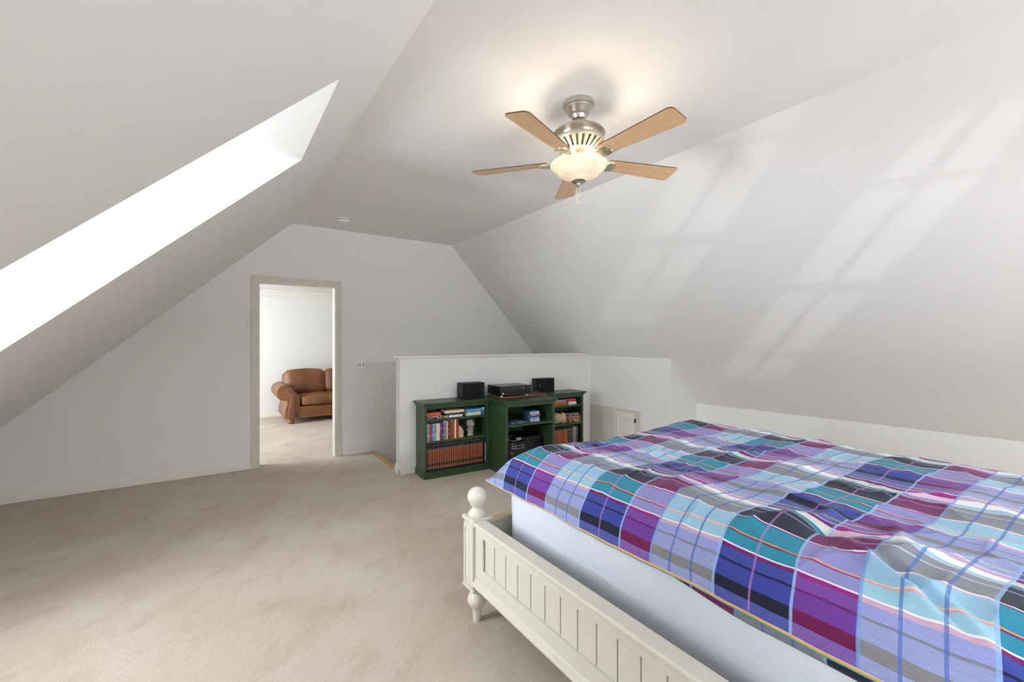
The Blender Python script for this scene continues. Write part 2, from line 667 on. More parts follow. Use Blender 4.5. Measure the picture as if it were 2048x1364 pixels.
# attic hatch panel on the boxed wall
ap = thing('access_panel', 'white access panel with small framed hatch in the wall beyond the bed', 'access panel', (XB, 3.78, 0))
ap_y0, ap_y1 = -0.41, 0.405
MB().box(-0.012, 0.0, ap_y0, ap_y1, 0, 0.545).build('board', M['cream'], ap, bevel=0.002)
MB().box(-0.018, -0.012, -0.01 - 0.02, 0.012 - 0.02, 0, 0.535).build('stile', M['trim'], ap)
dr = MB().box(-0.020, -0.012, -0.335, -0.042, 0.04, 0.515).build('door', M['trim'], ap, bevel=0.002)
fr = MB()
for y0, y1, z0, z1 in ((-0.30, -0.29, 0.08, 0.47), (-0.09, -0.08, 0.08, 0.47), (-0.29, -0.09, 0.46, 0.47), (-0.29, -0.09, 0.08, 0.09)):
    fr.box(-0.025, -0.02, y0, y1, z0, z1)
fr.build('moulding', M['trim'], dr)
MB().box(-0.027, -0.012, -0.350, -0.336, 0.405, 0.455).build('hinge', M['dark'], ap, bevel=0.002)
MB().box(-0.027, -0.012, -0.350, -0.336, 0.09, 0.14).build('hinge', M['dark'], ap, bevel=0.002)

# ------------------------------------------------------------------ CEILING FAN
def mat_metal(name, c, rough, aniso=0.0):
    m = NT(name)
    v = m.coord('Object', (1, 1, 30))
    f = m.noise(v, 14, 2)
    m.color(m.mix(f, lin(c), lin(tuple(x * 0.93 for x in c))))
    m.b.inputs['Anisotropic'].default_value = aniso
    return m.set(rough, 1.0)


M['nickel'] = mat_metal('brushed_nickel', (205, 200, 192), 0.3)
M['nickel_soft'] = mat_metal('satin_nickel', (225, 214, 192), 0.42)


def mat_blade():
    m = NT('maple_blade')
    v = m.coord('Object', (1.0, 9.0, 1.0))
    w = m.noise(v, 5.5, 5, 0.6, 1.2)
    f = m.ramp(w, [(0.3, (0, 0, 0, 1)), (0.7, (1, 1, 1, 1))])
    fine = m.noise(m.coord('Object', (2, 60, 2)), 6, 3)
    c = m.mix(f, lin((232, 198, 158)), lin((214, 176, 134)))
    c = m.mix(m.math('MULTIPLY', fine, 0.3), c, lin((188, 146, 106)))
    m.color(c)
    return m.set(0.42)


M['blade'] = mat_blade()
M['blade_edge'] = mat_mottle('blade_edge_dark', (92, 72, 54), (80, 62, 46), 10, 0.5)


def mat_bowl():
    m = NT('frosted_alabaster_glass')
    v = m.coord('Object')
    sw_ = m.noise(v, 9, 4, 0.5, 1.6)
    f = m.ramp(sw_, [(0.35, (0, 0, 0, 1)), (0.7, (1, 1, 1, 1))])
    c = m.mix(f, lin((240, 232, 214)), lin((222, 210, 186)))
    m.color(c)
    m.b.inputs['Emission Strength'].default_value = 0.10
    m.l(c, m.b.inputs['Emission Color'])
    m.b.inputs['Subsurface Weight'].default_value = 0.0
    tl = m.n('ShaderNodeBsdfTranslucent')
    m.l(c, tl.inputs[0])
    mx_ = m.n('ShaderNodeMixShader')
    mx_.inputs[0].default_value = 0.10
    m.l(m.b.outputs[0], mx_.inputs[1])
    m.l(tl.outputs[0], mx_.inputs[2])
    m.l(mx_.outputs[0], m.t.nodes['Material Output'].inputs[0])
    return m.set(0.32)


M['bowl'] = mat_bowl()
FX, FY = 1.684, 1.793
fan = thing('ceiling_fan', 'five blade brushed nickel ceiling fan with maple blades and a lit frosted glass bowl', 'ceiling fan', (FX, FY, HC), -math.radians(159.8))
MB().lathe([(0.0, 0), (0.084, 0), (0.087, -0.010), (0.087, -0.030), (0.078, -0.036), (0.077, -0.040), (0.074, -0.042), (0.056, -0.070), (0.045, -0.076), (0.044, -0.080), (0.036, -0.095), (0.022, -0.100), (0.0, -0.100)], 48).build('canopy', M['nickel'], fan, smooth=40)
MB().lathe([(0.0, -0.098), (0.012, -0.098), (0.012, -0.135), (0.024, -0.137), (0.024, -0.15), (0.0, -0.15)], 24).build('downrod', M['nickel'], fan, smooth=40)
mot = MB().lathe([(0.0, -0.135), (0.03, -0.135), (0.07, -0.140), (0.110, -0.152), (0.140, -0.170), (0.146, -0.182), (0.130, -0.190), (0.124, -0.196), (0.128, -0.200), (0.138, -0.216), (0.140, -0.230), (0.0, -0.230)], 56).build('motor_housing', M['nickel'], fan, smooth=40)
# slotted vent cone under the motor
vc = MB()
NSL = 24
prof = [(0.142, -0.228), (0.140, -0.240), (0.088, -0.276), (0.080, -0.280)]
vc.lathe([(0.0, -0.228), prof[0], prof[1]], 48, cap=False)
vc.lathe([prof[2], prof[3], (0.0, -0.280)], 48, cap=False)
vent = vc.build('vent_ring', M['nickel_soft'], fan, smooth=40)
vb = MB()
for k in range(NSL):
    a = 2 * math.pi * k / NSL
    w = 0.0085
    ca, sa = math.cos(a), math.sin(a)

    def pp(r, t, z):
        return Vector((r * ca - t * sa, r * sa + t * ca, z))
    vs_ = [vb.bm.verts.new(p) for p in (pp(.141, -w * 1.2, -.239), pp(.141, w * 1.2, -.239), pp(.089, w * .75, -.276), pp(.089, -w * .75, -.276),
                                        pp(.134, -w * 1.2, -.234), pp(.134, w * 1.2, -.234), pp(.082, w * .75, -.271), pp(.082, -w * .75, -.271))]
    for f in ((0, 1, 2, 3), (4, 5, 6, 7), (0, 1, 5, 4), (1, 2, 6, 5), (2, 3, 7, 6), (3, 0, 4, 7)):
        vb.bm.faces.new([vs_[i] for i in f])
vbo = vb.build('vent_fins', M['nickel_soft'], vent)
vbo['kind'] = 'stuff'
MB().lathe([(0.0, -0.231), (0.125, -0.231), (0.076, -0.266), (0.0, -0.266)], 40).build('inner_cone', mat_mottle('vent_dark', (120, 108, 90), (100, 90, 76), 5, 0.6), vent, smooth=40)
MB().lathe([(0.0, -0.278), (0.05, -0.278), (0.052, -0.300), (0.046, -0.322), (0.050, -0.330), (0.052, -0.344), (0.0, -0.344)], 40).build('switch_housing', M['nickel_soft'], fan, smooth=40)

# blades and their irons
BLZ = -0.330
def blade_mesh():
    b = MB()
    outline = []
    r0, r1 = 0.165, 0.630
    w0, w1 = 0.048, 0.068
    cr_ = 0.028
    # root end (rounded)
    for k in range(7):
        a = math.pi / 2 + math.pi * k / 6
        outline.append((r0 + 0.03 + 0.03 * math.cos(a), w0 * math.sin(a)))
    for k in range(5):
        a = -math.pi / 2 + math.pi / 2 * k / 4
        outline.append((r1 - cr_ + cr_ * math.cos(a), -w1 + cr_ + cr_ * math.sin(a)))
    for k in range(5):
        a = math.pi / 2 * k / 4
        outline.append((r1 - cr_ + cr_ * math.cos(a), w1 - cr_ + cr_ * math.sin(a)))
    b.poly_prism(outline, 0.0, 0.006, 'z')
    return b


pitch = math.radians(-11)
for k in range(5):
    ang = 2 * math.pi * k / 5
    mt = Matrix.Rotation(ang, 4, 'Z') @ Matrix.Translation((0, 0, BLZ)) @ Matrix.Rotation(pitch, 4, 'X')
    if k == 0:
        bl0 = blade_mesh().build('blade', M['blade'], fan)
        bl0.data.materials.append(M['blade_edge'])
        for p in bl0.data.polygons:
            if abs(p.normal.z) < 0.5:
                p.material_index = 1
        # iron: curved arm from the hub out to a scalloped plate under the blade root
        ib = MB()
        path = [(0.060, 0, 0.016), (0.085, 0, 0.004), (0.115, 0, -0.012), (0.15, 0, -0.016), (0.18, 0, -0.012)]
        for s_ in (-1, 1):
            pth = [(0.055, s_ * 0.012, 0.022), (0.080, s_ * 0.020, 0.004), (0.110, s_ * 0.018, -0.012), (0.145, s_ * 0.026, -0.012), (0.175, s_ * 0.030, -0.009)]
            ib.tube(pth, [0.008, 0.008, 0.008, 0.009, 0.008], 8)
        pl_ = [(0.150, -0.036), (0.178, -0.042), (0.208, -0.040), (0.228, -0.026), (0.222, -0.012), (0.235, 0.0), (0.222, 0.012), (0.228, 0.026), (0.208, 0.040), (0.178, 0.042), (0.150, 0.036), (0.125, 0.018), (0.125, -0.018)]
        ib.poly_prism(pl_, -0.013, -0.0005, 'z')
        ib0 = ib.build('blade_iron', M['nickel_soft'], fan, bevel=0.004)
        sb_ = MB()
        for (x, y) in ((0.165, -0.024), (0.165, 0.024), (0.210, 0.0)):
            sb_.sphere((x, y, -0.013), 0.0065, (1, 1, 0.5), 2)
        sc0 = sb_.build('screws', M['nickel'], ib0)
        sc0['kind'] = 'stuff'
        bl0.matrix_local = mt
        ib0.matrix_local = mt
    else:
        b_ = bl0.copy()
        i_ = ib0.copy()
        s_ = sc0.copy()
        for o_ in (b_, i_, s_):
            COL.objects.link(o_)
        b_.parent = fan
        i_.parent = fan
        s_.parent = i_
        b_.matrix_local = mt
        i_.matrix_local = mt

# light kit
BZ = -0.346
bp = [(0.153, 0.0), (0.159, -0.003), (0.160, -0.008), (0.150, -0.022), (0.132, -0.038), (0.117, -0.055), (0.098, -0.068), (0.072, -0.078), (0.055, -0.085), (0.040, -0.094), (0.0, -0.096)]
inner = [(max(r - 0.004, 0.0), z + 0.004) for r, z in reversed(bp)]
bw = MB().lathe([(r, z + BZ) for r, z in bp] + [(r, z + BZ) for r, z in inner][0:] , 64, cap=False)
bw.build('glass_bowl', M['bowl'], fan, smooth=60)
MB().lathe([(0.0, -0.0955 + BZ), (0.038, -0.0955 + BZ), (0.042, -0.099 + BZ), (0.030, -0.107 + BZ), (0.012, -0.110 + BZ), (0.010, -0.118 + BZ), (0.013, -0.124 + BZ), (0.008, -0.131 + BZ), (0.0, -0.132 + BZ)], 32).build('finial', M['nickel'], fan, smooth=40)
M['bulb'] = NT('warm_bulb').m
M['bulb'].node_tree.nodes['Principled BSDF'].inputs['Emission Color'].default_value = (1.0, 0.80, 0.55, 1)
M['bulb'].node_tree.nodes['Principled BSDF'].inputs['Emission Strength'].default_value = 5
for k in range(2):
    a = 2.2 + k * math.pi
    x, y = 0.065 * math.cos(a), 0.065 * math.sin(a)
    MB().sphere((x, y, BZ - 0.035), 0.022, (1, 1, 1.2), 2).build('light_bulb', M['bulb'], fan, smooth=180)
    ld = bpy.data.lights.new('bulb_light', 'POINT')
    ld.energy = 5.6
    ld.color = (1.0, 0.86, 0.68)
    ld.shadow_soft_size = 0.035
    lo = bpy.data.objects.new('bulb_light', ld)
    COL.objects.link(lo)
    lo.parent = fan
    lo.location = (x * 1.35, y * 1.35, BZ - 0.020)
for (x, y, L) in ((0.012, 0.012, 0.085), (-0.006, -0.012, 0.11)):
    cb = MB()
    n_ = int(L / 0.006)
    zt = BZ - 0.115
    for q in range(n_):
        cb.sphere((x, y, zt - q * 0.006), 0.0026, (1, 1, 1), 1)
    cb.tube([(x, y, zt), (x, y, zt - L)], 0.0009, 5)
    ch_ = cb.build('pull_chain', M['nickel_soft'], fan)
    MB().lathe([(0.0, 0), (0.003, -0.002), (0.005, -0.012), (0.004, -0.02), (0.0, -0.022)], 12, x, y, zt - L).build('chain_pull', M['nickel_soft'], ch_, smooth=60)

# ------------------------------------------------------------------ BED
def mat_bedpaint():
    m = NT('distressed_cream_paint')
    v = m.coord('Object')
    f = m.noise(v, 5, 4)
    c = m.mix(f, lin((216, 213, 202)), lin((205, 201, 188)))
    w = m.noise(m.coord('Object', (1, 0.35, 1)), 38, 5, 0.65)
    wm = m.ramp(w, [(0.735, (0, 0, 0, 1)), (0.75, (1, 1, 1, 1))])
    c = m.mix(wm, c, lin((150, 140, 122)))
    m.color(c)
    return m.set(0.38)


M['bedpaint'] = mat_bedpaint()
M['railtan'] = mat_mottle('tan_rail_top', (226, 207, 176), (216, 196, 162), 6, 0.4)
bed = thing('bed_frame', 'cream painted bed frame with ball topped post and beadboard footboard on the carpet', 'bed', (1.067, 1.864, 0))
FL = 1.96          # footboard length towards the camera
# footboard runs along -y from the post
def fb(x0, x1, y0, y1, z0, z1, name, mat=None, par=None, bev=0.002):
    return MB().box(x0, x1, y0, y1, z0, z1).build(name, mat or M['bedpaint'], par or bed, bevel=bev)


fb(-0.050, 0.018, -FL, -0.040, 0.492, 0.512, 'cap_rail', bev=0.006)
fb(-0.036, 0.008, -FL, -0.040, 0.452, 0.493, 'top_rail')
fb(-0.036, 0.006, -FL, -0.040, 0.232, 0.300, 'bottom_rail')
m_ = MB()
m_.poly_prism([(-0.036, 0.205), (-0.052, 0.205), (-0.054, 0.214), (-0.050, 0.222), (-0.044, 0.226), (-0.040, 0.236), (-0.036, 0.240), (0.006, 0.24), (0.006, 0.205)], -FL, -0.040, 'y')
m_.build('base_moulding', M['bedpaint'], bed)
fb(-0.036, 0.006, -0.112, -0.040, 0.299, 0.453, 'end_stile')
fb(-0.004, 0.006, -FL, -0.112, 0.299, 0.453, 'backing_panel', mat_mottle('shaded_groove_wood', (92, 86, 74), (80, 74, 64), 5, 0.6))  # dark backing colour paints shadow lines into the grooves between planks
# small inner moulding round the recessed planks
fb(-0.036, -0.030, -0.118, -0.112, 0.299, 0.453, 'inner_bead')
pw = 0.0910
pk = MB().box(-0.024, -0.003, -pw + 0.0050, -0.0, 0.2995, 0.4525).build('plank', M['bedpaint'], bed, bevel=0.0022)
pk.location = (0, -0.1125, 0)
k = 1
while 0.1125 + (k + 1) * pw < FL:
    p2 = pk.copy()
    COL.objects.link(p2)
    p2.parent = bed
    p2.location = (0, -0.1125 - k * pw, 0)
    k += 1


def bed_post(yloc):
    root = MB()
    root.box(-0.046, 0.046, yloc - 0.046, yloc + 0.046, 0.165, 0.505)
    po = root.build('post', M['bedpaint'], bed, bevel=0.004)
    for s in (-1, 1):
        fp = MB()
        # raised edge frame on the two outer faces
        fp.box(-0.050, -0.046, yloc - 0.046, yloc - 0.034, 0.19, 0.485)
        fp.box(-0.050, -0.046, yloc + 0.034, yloc + 0.046, 0.19, 0.485)
        fp.box(-0.050, -0.046, yloc - 0.034, yloc + 0.034, 0.47, 0.485)
        fp.box(-0.050, -0.046, yloc - 0.034, yloc + 0.034, 0.19, 0.205)
        if s == 1:
            fp.build('post_moulding', M['bedpaint'], po)
        else:
            fp.bm.free()
    MB().box(-0.056, 0.056, yloc - 0.056, yloc + 0.056, 0.502, 0.520).build('post_cap', M['bedpaint'], po, bevel=0.005)
    MB().box(-0.054, 0.054, yloc - 0.054, yloc + 0.054, 0.170, 0.186).build('post_plinth', M['bedpaint'], po, bevel=0.005)
    MB().lathe([(0.0, 0.518), (0.040, 0.519), (0.044, 0.528), (0.040, 0.540), (0.028, 0.552), (0.024, 0.560), (0.026, 0.567), (0.034, 0.572)]
               + [(0.0475 * math.sin(math.pi * (q) / 14), 0.613 - 0.0475 * math.cos(math.pi * q / 14)) for q in range(4, 15)], 40, 0, yloc).build('ball_finial', M['bedpaint'], po, smooth=50)
    MB().lathe([(0.0, 0.172), (0.036, 0.172), (0.040, 0.160), (0.032, 0.148), (0.030, 0.142), (0.040, 0.130), (0.047, 0.112), (0.046, 0.094), (0.036, 0.076), (0.026, 0.066), (0.023, 0.055), (0.021, 0.02), (0.019, 0.0), (0.0, 0.0)], 36, 0, yloc).build('leg', M['bedpaint'], po, smooth=50)


bed_post(0.0)
bed_post(-FL - 0.02)
# side rails
for yr, nm in ((0.012, 'side_rail'), (-FL - 0.03, 'side_rail')):
    sr = fb(0.045, 2.20, yr - 0.014, yr + 0.014, 0.24, 0.470, nm)
    fb(0.045, 2.20, yr - 0.022, yr + 0.026, 0.468, 0.484, 'rail_cap', M['railtan'], sr, bev=0.005)
fb(2.16, 2.22, -FL, 0.0, 0.20, 0.55, 'head_rail')
for xx in (2.19,):
    for yy in (0.0, -FL):
        fb(xx - 0.03, xx + 0.03, yy - 0.03, yy + 0.03, 0.0, 0.55, 'leg')
fb(0.055, 2.16, -FL + 0.01, -0.01, 0.27, 0.335, 'platform', mat_mottle('slat_platform', (150, 140, 120), (135, 125, 105), 5, 0.7))

# mattress with fitted sheet
def mat_sheet():
    m = NT('pale_blue_fitted_sheet')
    v = m.coord('Object')
    f = m.noise(v, 3, 3)
    m.color(m.mix(f, lin((222, 227, 239)), lin((215, 220, 233))))
    wv = m.noise(m.coord('Object', (1, 1, 3)), 9, 4, 0.6, 0.4)
    fine = m.noise(v, 420, 2)
    h = m.math('ADD', m.math('MULTIPLY', wv, 1.0), m.math('MULTIPLY', fine, 0.06))
    m.bump(h, 0.25, 0.012)
    return m.set(0.85, 0, 0.2)


M['sheet'] = mat_sheet()


def rounded_slab(x0, x1, y0, y1, z0, z1, r, nx=60, ny=60, nz=10, amp=0.0):
    b = MB()
    bmesh.ops.create_cube(b.bm, size=2.0)
    bmesh.ops.subdivide_edges(b.bm, edges=b.bm.edges[:], cuts=21, use_grid_fill=True)
    c = Vector(((x0 + x1) / 2, (y0 + y1) / 2, (z0 + z1) / 2))
    h = Vector(((x1 - x0) / 2, (y1 - y0) / 2, (z1 - z0) / 2))
    for v in b.bm.verts:
        # concentrate the grid near edges, then round the corners
        p = Vector([math.copysign(abs(t) ** 0.7, t) * hh for t, hh in zip(v.co, h)])
        q = Vector([max(-hh + r, min(hh - r, t)) for t, hh in zip(p, h)])
        d = p - q
        if d.length > 1e-6:
            # push surface point onto the rounded box
            p = q + d.normalized() * r if d.length > r * 0.999 or sum(abs(x) > 1e-6 for x in d) > 1 else p
        wob = noise.noise(Vector((p.x * 3 + 5, p.y * 3, p.z * 5))) * amp
        p += (d.normalized() * wob) if d.length > 1e-6 else Vector()
        v.co = c + p
    return b


mt_ = rounded_slab(1.205, 3.18, -0.10, 1.790, 0.338, 0.700, 0.045, amp=0.006).build('mattress', M['sheet'], smooth=180)
tag(mt_, 'thick mattress in a pale blue fitted sheet lying in the cream bed frame', 'mattress')
sm_ = MB()
sm_.tube([(1.207, 1.74, 0.40), (1.207, 1.2, 0.402), (1.207, 0.5, 0.40), (1.207, -0.07, 0.40)], 0.004, 6)
sm_.build('sheet_hem', M['sheet'], mt_, smooth=180)

# duvet: plaid cloth, mesh grid with arc-length UVs
W_ROW = [  # (start, blue col, purple col, lavender col), one repeat, 0 = start of the wide dark band
    (0.000, (44, 46, 68), (122, 44, 104), (140, 146, 160)),
    (0.058, (130, 150, 200), (180, 130, 190), (196, 206, 230)),
    (0.064, (40, 44, 70), (118, 42, 100), (146, 150, 162)),
    (0.116, (205, 170, 150), (220, 160, 180), (230, 215, 215)),
    (0.124, (44, 140, 176), (150, 150, 212), (166, 208, 236)),
    (0.160, (216, 222, 216), (236, 204, 232), (250, 252, 255)),
    (0.222, (112, 44, 122), (164, 44, 146), (206, 176, 214)),
    (0.262, (236, 236, 246), (240, 230, 246), (244, 246, 252)),
    (0.270, (92, 104, 176), (140, 110, 184), (164, 174, 220)),
    (0.318, (170, 170, 110), (206, 180, 170), (196, 206, 214)),
    (0.330, (84, 96, 176), (134, 98, 180), (160, 170, 220)),
    (0.400, (34, 38, 60), (112, 30, 82), (138, 140, 146)),
    (0.452, (60, 72, 162), (116, 64, 160), (156, 166, 216)),
    (0.530, (36, 38, 84), (112, 38, 120), (136, 140, 156)),
    (0.541, (64, 78, 164), (126, 74, 166), (158, 166, 226)),
    (0.600, (116, 34, 110), (152, 38, 134), (214, 178, 206)),
    (0.625, (240, 232, 244), (240, 230, 246), (246, 246, 252)),
    (0.635, (40, 146, 178), (148, 150, 212), (164, 212, 236)),
    (0.712, (128, 40, 92), (160, 60, 120), (218, 178, 190)),
    (0.724, (214, 168, 120), (232, 178, 150), (240, 214, 196)),
    (0.736, (38, 144, 176), (150, 150, 214), (160, 206, 238)),
    (0.890, (120, 44, 120), (170, 80, 160), (208, 190, 222)),
    (0.902, (238, 232, 246), (240, 232, 248), (248, 248, 252)),
    (0.914, (44, 46, 68), (122, 44, 104), (140, 146, 160)),
]


def mat_duvet():
    m = NT('madras_plaid_cotton')
    uvn = m.n('ShaderNodeUVMap')
    uvn.uv_map = 'UVMap'
    sp = m.n('ShaderNodeSeparateXYZ')
    m.l(uvn.outputs[0], sp.inputs[0])
    # slight waviness of the weave
    obj = m.coord('Object')
    u = m.math('FRACT', sp.outputs[0])
    v = m.math('FRACT', sp.outputs[1])
    cols = []
    for k in (1, 2, 3):
        cols.append(m.ramp(u, [(r[0], lin(tuple(q * 0.91 for q in r[k]))) for r in W_ROW], 'CONSTANT'))
    # column masks
    isP = m.math('MULTIPLY', m.math('GREATER_THAN', v, 0.355), m.math('LESS_THAN', v, 0.60))
    isL = m.math('GREATER_THAN', v, 0.60)
    c = m.mix(isP, cols[0], cols[1])
    c = m.mix(isL, c, cols[2])

    def line(c, pos, w, col, k=0.68):
        d = m.math('ABSOLUTE', m.math('SUBTRACT', v, pos))
        msk = m.math('MULTIPLY', m.math('LESS_THAN', d, w), k)
        return m.mix(msk, c, lin(col))
    c = line(c, 0.175, 0.0055, (186, 124, 196), 0.5)
    c = line(c, 0.355, 0.0065, (150, 188, 232))
    c = line(c, 0.603, 0.0070, (104, 148, 210))
    c = line(c, 0.735, 0.0065, (60, 104, 180))
    c = line(c, 0.865, 0.0065, (56, 98, 176))
    c = line(c, 0.992, 0.0065, (134, 172, 224))
    # hem stripes: yarns along the bottom edge (u below the first repeat)
    att = m.n('ShaderNodeAttribute')
    att.attribute_name = 'hem'
    hm = att.outputs['Fac']
    hemc = m.ramp(hm, [(0.0, lin((60, 150, 150))), (0.40, lin((120, 180, 170))), (0.48, lin((226, 158, 62))), (0.90, lin((236, 178, 110))), (0.97, lin((200, 190, 200)))], 'CONSTANT')
    c = m.mix(m.math('LESS_THAN', hm, 0.999), c, hemc)
    # heathered yarn
    yarn1 = m.noise(m.coord('Object', (1, 22, 22)), 26, 3, 0.7)
    yarn2 = m.noise(m.coord('Object', (22, 1, 6)), 26, 3, 0.7)
    y = m.math('MULTIPLY', m.math('ADD', yarn1, yarn2), 0.5)
    yr = m.ramp(y, [(0.36, (0.80, 0.80, 0.80, 1)), (0.64, (1.22, 1.22, 1.22, 1))])
    mul = m.n('ShaderNodeMix', data_type='RGBA', blend_type='MULTIPLY')
    mul.inputs[0].default_value = 0.6
    m.l(c, mul.inputs[6])
    m.l(yr, mul.inputs[7])
    m.color(mul.outputs[2])
    m.bump(y, 0.25, 0.002)
    m.b.inputs['Sheen Weight'].default_value = 0.1
    return m.set(0.85, 0, 0.2)


M['duvet'] = mat_duvet()

prof_d = [(1.170, 0.645), (1.174, 0.680), (1.192, 0.718), (1.228, 0.746), (1.27, 0.768), (1.33, 0.784), (1.42, 0.795), (1.55, 0.797), (1.8, 0.788), (2.2, 0.782), (2.6, 0.790), (2.86, 0.790), (2.96, 0.775), (3.03, 0.745), (3.06, 0.710)]
# resample by arc length
seg_l = [0.0]
for a, b in zip(prof_d, prof_d[1:]):
    seg_l.append(seg_l[-1] + math.hypot(b[0] - a[0], b[1] - a[1]))
TOT = seg_l[-1]


def prof_at(s):
    s = max(0.0, min(TOT, s))
    for i in range(len(seg_l) - 1):
        if s <= seg_l[i + 1]:
            f = (s - seg_l[i]) / (seg_l[i + 1] - seg_l[i])
            # catmull-rom for smoothness
            p = [prof_d[max(0, i - 1)], prof_d[i], prof_d[i + 1], prof_d[min(len(prof_d) - 1, i + 2)]]
            out = []
            for k in (0, 1):
                a, b, c, d = (q[k] for q in p)
                out.append(0.5 * ((2 * b) + (-a + c) * f + (2 * a - 5 * b + 4 * c - d) * f * f + (-a + 3 * b - 3 * c + d) * f ** 3))
            return out
    return list(prof_d[-1])


def smooth(a, b, x):
    t = max(0.0, min(1.0, (x - a) / (b - a)))
    return t * t * (3 - 2 * t)


def gauss(x, y, cx, cy, sx, sy, ang=0.0):
    dx, dy = x - cx, y - cy
    ca, sa = math.cos(ang), math.sin(ang)
    a = (dx * ca + dy * sa) / sx
    b = (-dx * sa + dy * ca) / sy
    return math.exp(-(a * a + b * b))


def duvet_bump(x, y):
    n = noise.noise
    top = smooth(1.22, 1.45, x) * smooth(1.97, 1.80, y)
    h = 0.0
    h += 0.020 * n(Vector((x * 1.8, y * 2.2, 3.1)))
    h += 0.015 * n(Vector((x * 2.6 + 1.3 * y, y * 4.6 - x * 1.2, 7.7)))
    w = 1 - abs(n(Vector((x * 2.4 - y * 1.6, y * 4.4 + x * 1.4, 1.9))))
    h += 0.012 * (w ** 6)
    w = 1 - abs(n(Vector((x * 5.0 + y * 2.0, y * 7.5 - x * 2.0, 11.9))))
    h += 0.006 * (w ** 5)
    h *= 0.35 + 0.65 * top
    # the bump at the far corner and the valley after it
    h += 0.020 * gauss(x, y, 2.58, 1.80, 0.30, 0.12)
    h -= 0.012 * gauss(x, y, 2.05, 1.78, 0.18, 0.16)
    # pucker and the folds running from it towards the near side
    h -= 0.045 * gauss(x, y, 1.575, 0.545, 0.035, 0.040)
    h += 0.016 * gauss(x, y, 1.52, 0.64, 0.07, 0.05)
    h += 0.024 * gauss(x, y, 1.60, 0.38, 0.10, 0.09)
    h += 0.020 * gauss(x, y, 1.38, 0.34, 0.22, 0.022, math.radians(48))
    h += 0.015 * gauss(x, y, 1.30, 0.20, 0.22, 0.018, math.radians(40))
    h -= 0.012 * gauss(x, y, 1.36, 0.28, 0.20, 0.018, math.radians(45))
    h += 0.012 * gauss(x, y, 1.75, 0.62, 0.20, 0.02, math.radians(62))
    h += 0.014 * gauss(x, y, 1.72, 0.42, 0.16, 0.02, math.radians(20))
    h += 0.010 * gauss(x, y, 1.95, 1.42, 0.20, 0.03, math.radians(110))
    h += 0.010 * gauss(x, y, 1.78, 0.78, 0.03, 0.16, math.radians(10))
    return h


def col_v(x, y, s):
    """column coordinate: 1 per plaid repeat across the bed"""
    k = smooth(0.0, 0.40, s)
    hem_v = (y - 0.140) / 0.551
    top_v = (y + 0.028 * (x - 1.5) - 0.178) / 0.586
    v = hem_v * (1 - k) + top_v * k
    return -v      # columns run blue, purple, lavender towards the camera


P_ROW = 0.63
S_BLACK = 0.425     # arc length at the middle of the first wide dark band


def row_u(s):
    # wide band spans u -0.038 .. 0.116, its middle at 0.04
    if s <= S_BLACK:
        # hem side: u runs from 0.355 (hem) up to 1.04
        return 0.333 + (s / S_BLACK) * (1.04 - 0.333)
    return 1.04 + (s - S_BLACK) / P_ROW


NS, NY = 420, 400
Y0_, Y1_ = 1.965, -0.16
bm = bmesh.new()
uvl = bm.loops.layers.uv.new('UVMap')
hl = bm.verts.layers.float.new('hem')
grid = []
info = []
for i in range(NS + 1):
    s = TOT * (i / NS) ** 1.25
    px_, pz_ = prof_at(s)
    row = []
    rin = []
    for j in range(NY + 1):
        y = Y0_ + (Y1_ - Y0_) * j / NY
        x, z = px_, pz_
        # roll off towards the far long edge
        e = (Y0_ - y)
        drop = (1 - smooth(0.0, 0.13, e)) ** 1.4
        zedge = 0.648 + 0.01 * math.sin(x * 9)
        z = z + (min(z, zedge + 0.02) - z) * drop
        yy = y - 0.012 * drop * drop + 0.010 * noise.noise(Vector((x * 3, 0, 5)))
        hb = duvet_bump(x, y)
        ktop = smooth(0.0, 0.28, s)
        z += hb * (0.25 + 0.75 * ktop) * (1 - 0.6 * drop)
        # wavy hem line and gentle folds of the hanging side
        x += (1 - ktop) * (0.010 * noise.noise(Vector((y * 4.2, 2.2, s * 6))) + 0.006 * noise.noise(Vector((y * 11 + s * 6, 4.2, 0.3))))
        z += (1 - smooth(0, 0.1, s)) * 0.010 * noise.noise(Vector((y * 3.1, 8.2, 0)))
        if s < 0.12 and y < 0.45:
            f = smooth(0.45, -0.1, y)
            x -= 0.02 * f * math.sin((y + s) * 40) * (1 - s / 0.12)
        vtx = bm.verts.new((x, yy, z))
        vtx[hl] = min(1.0, s / (0.012 if yy < 1.25 else 0.008))
        row.append(vtx)
        rin.append((row_u(s) + 0.004 * noise.noise(Vector((x * 4, y * 6, 9))), col_v(x, y, s) + 0.006 * noise.noise(Vector((x * 5, y * 3, 2)))))
    grid.append(row)
    info.append(rin)
for i in range(NS):
    for j in range(NY):
        f = bm.faces.new((grid[i][j], grid[i + 1][j], grid[i + 1][j + 1], grid[i][j + 1]))
        f.smooth = True
        for lp, (a, b) in zip(f.loops, ((i, j), (i + 1, j), (i + 1, j + 1), (i, j + 1))):
            lp[uvl].uv = info[a][b]
bmesh.ops.recalc_face_normals(bm, faces=bm.faces)
me = bpy.data.meshes.new('duvet')
bm.to_mesh(me)
bm.free()
me.materials.append(M['duvet'])
dv = bpy.data.objects.new('duvet', me)
COL.objects.link(dv)
sol = dv.modifiers.new('thickness', 'SOLIDIFY')
sol.thickness = 0.006
sol.offset = -1
tag(dv, 'rumpled blue, purple and teal plaid duvet spread over the mattress', 'duvet')
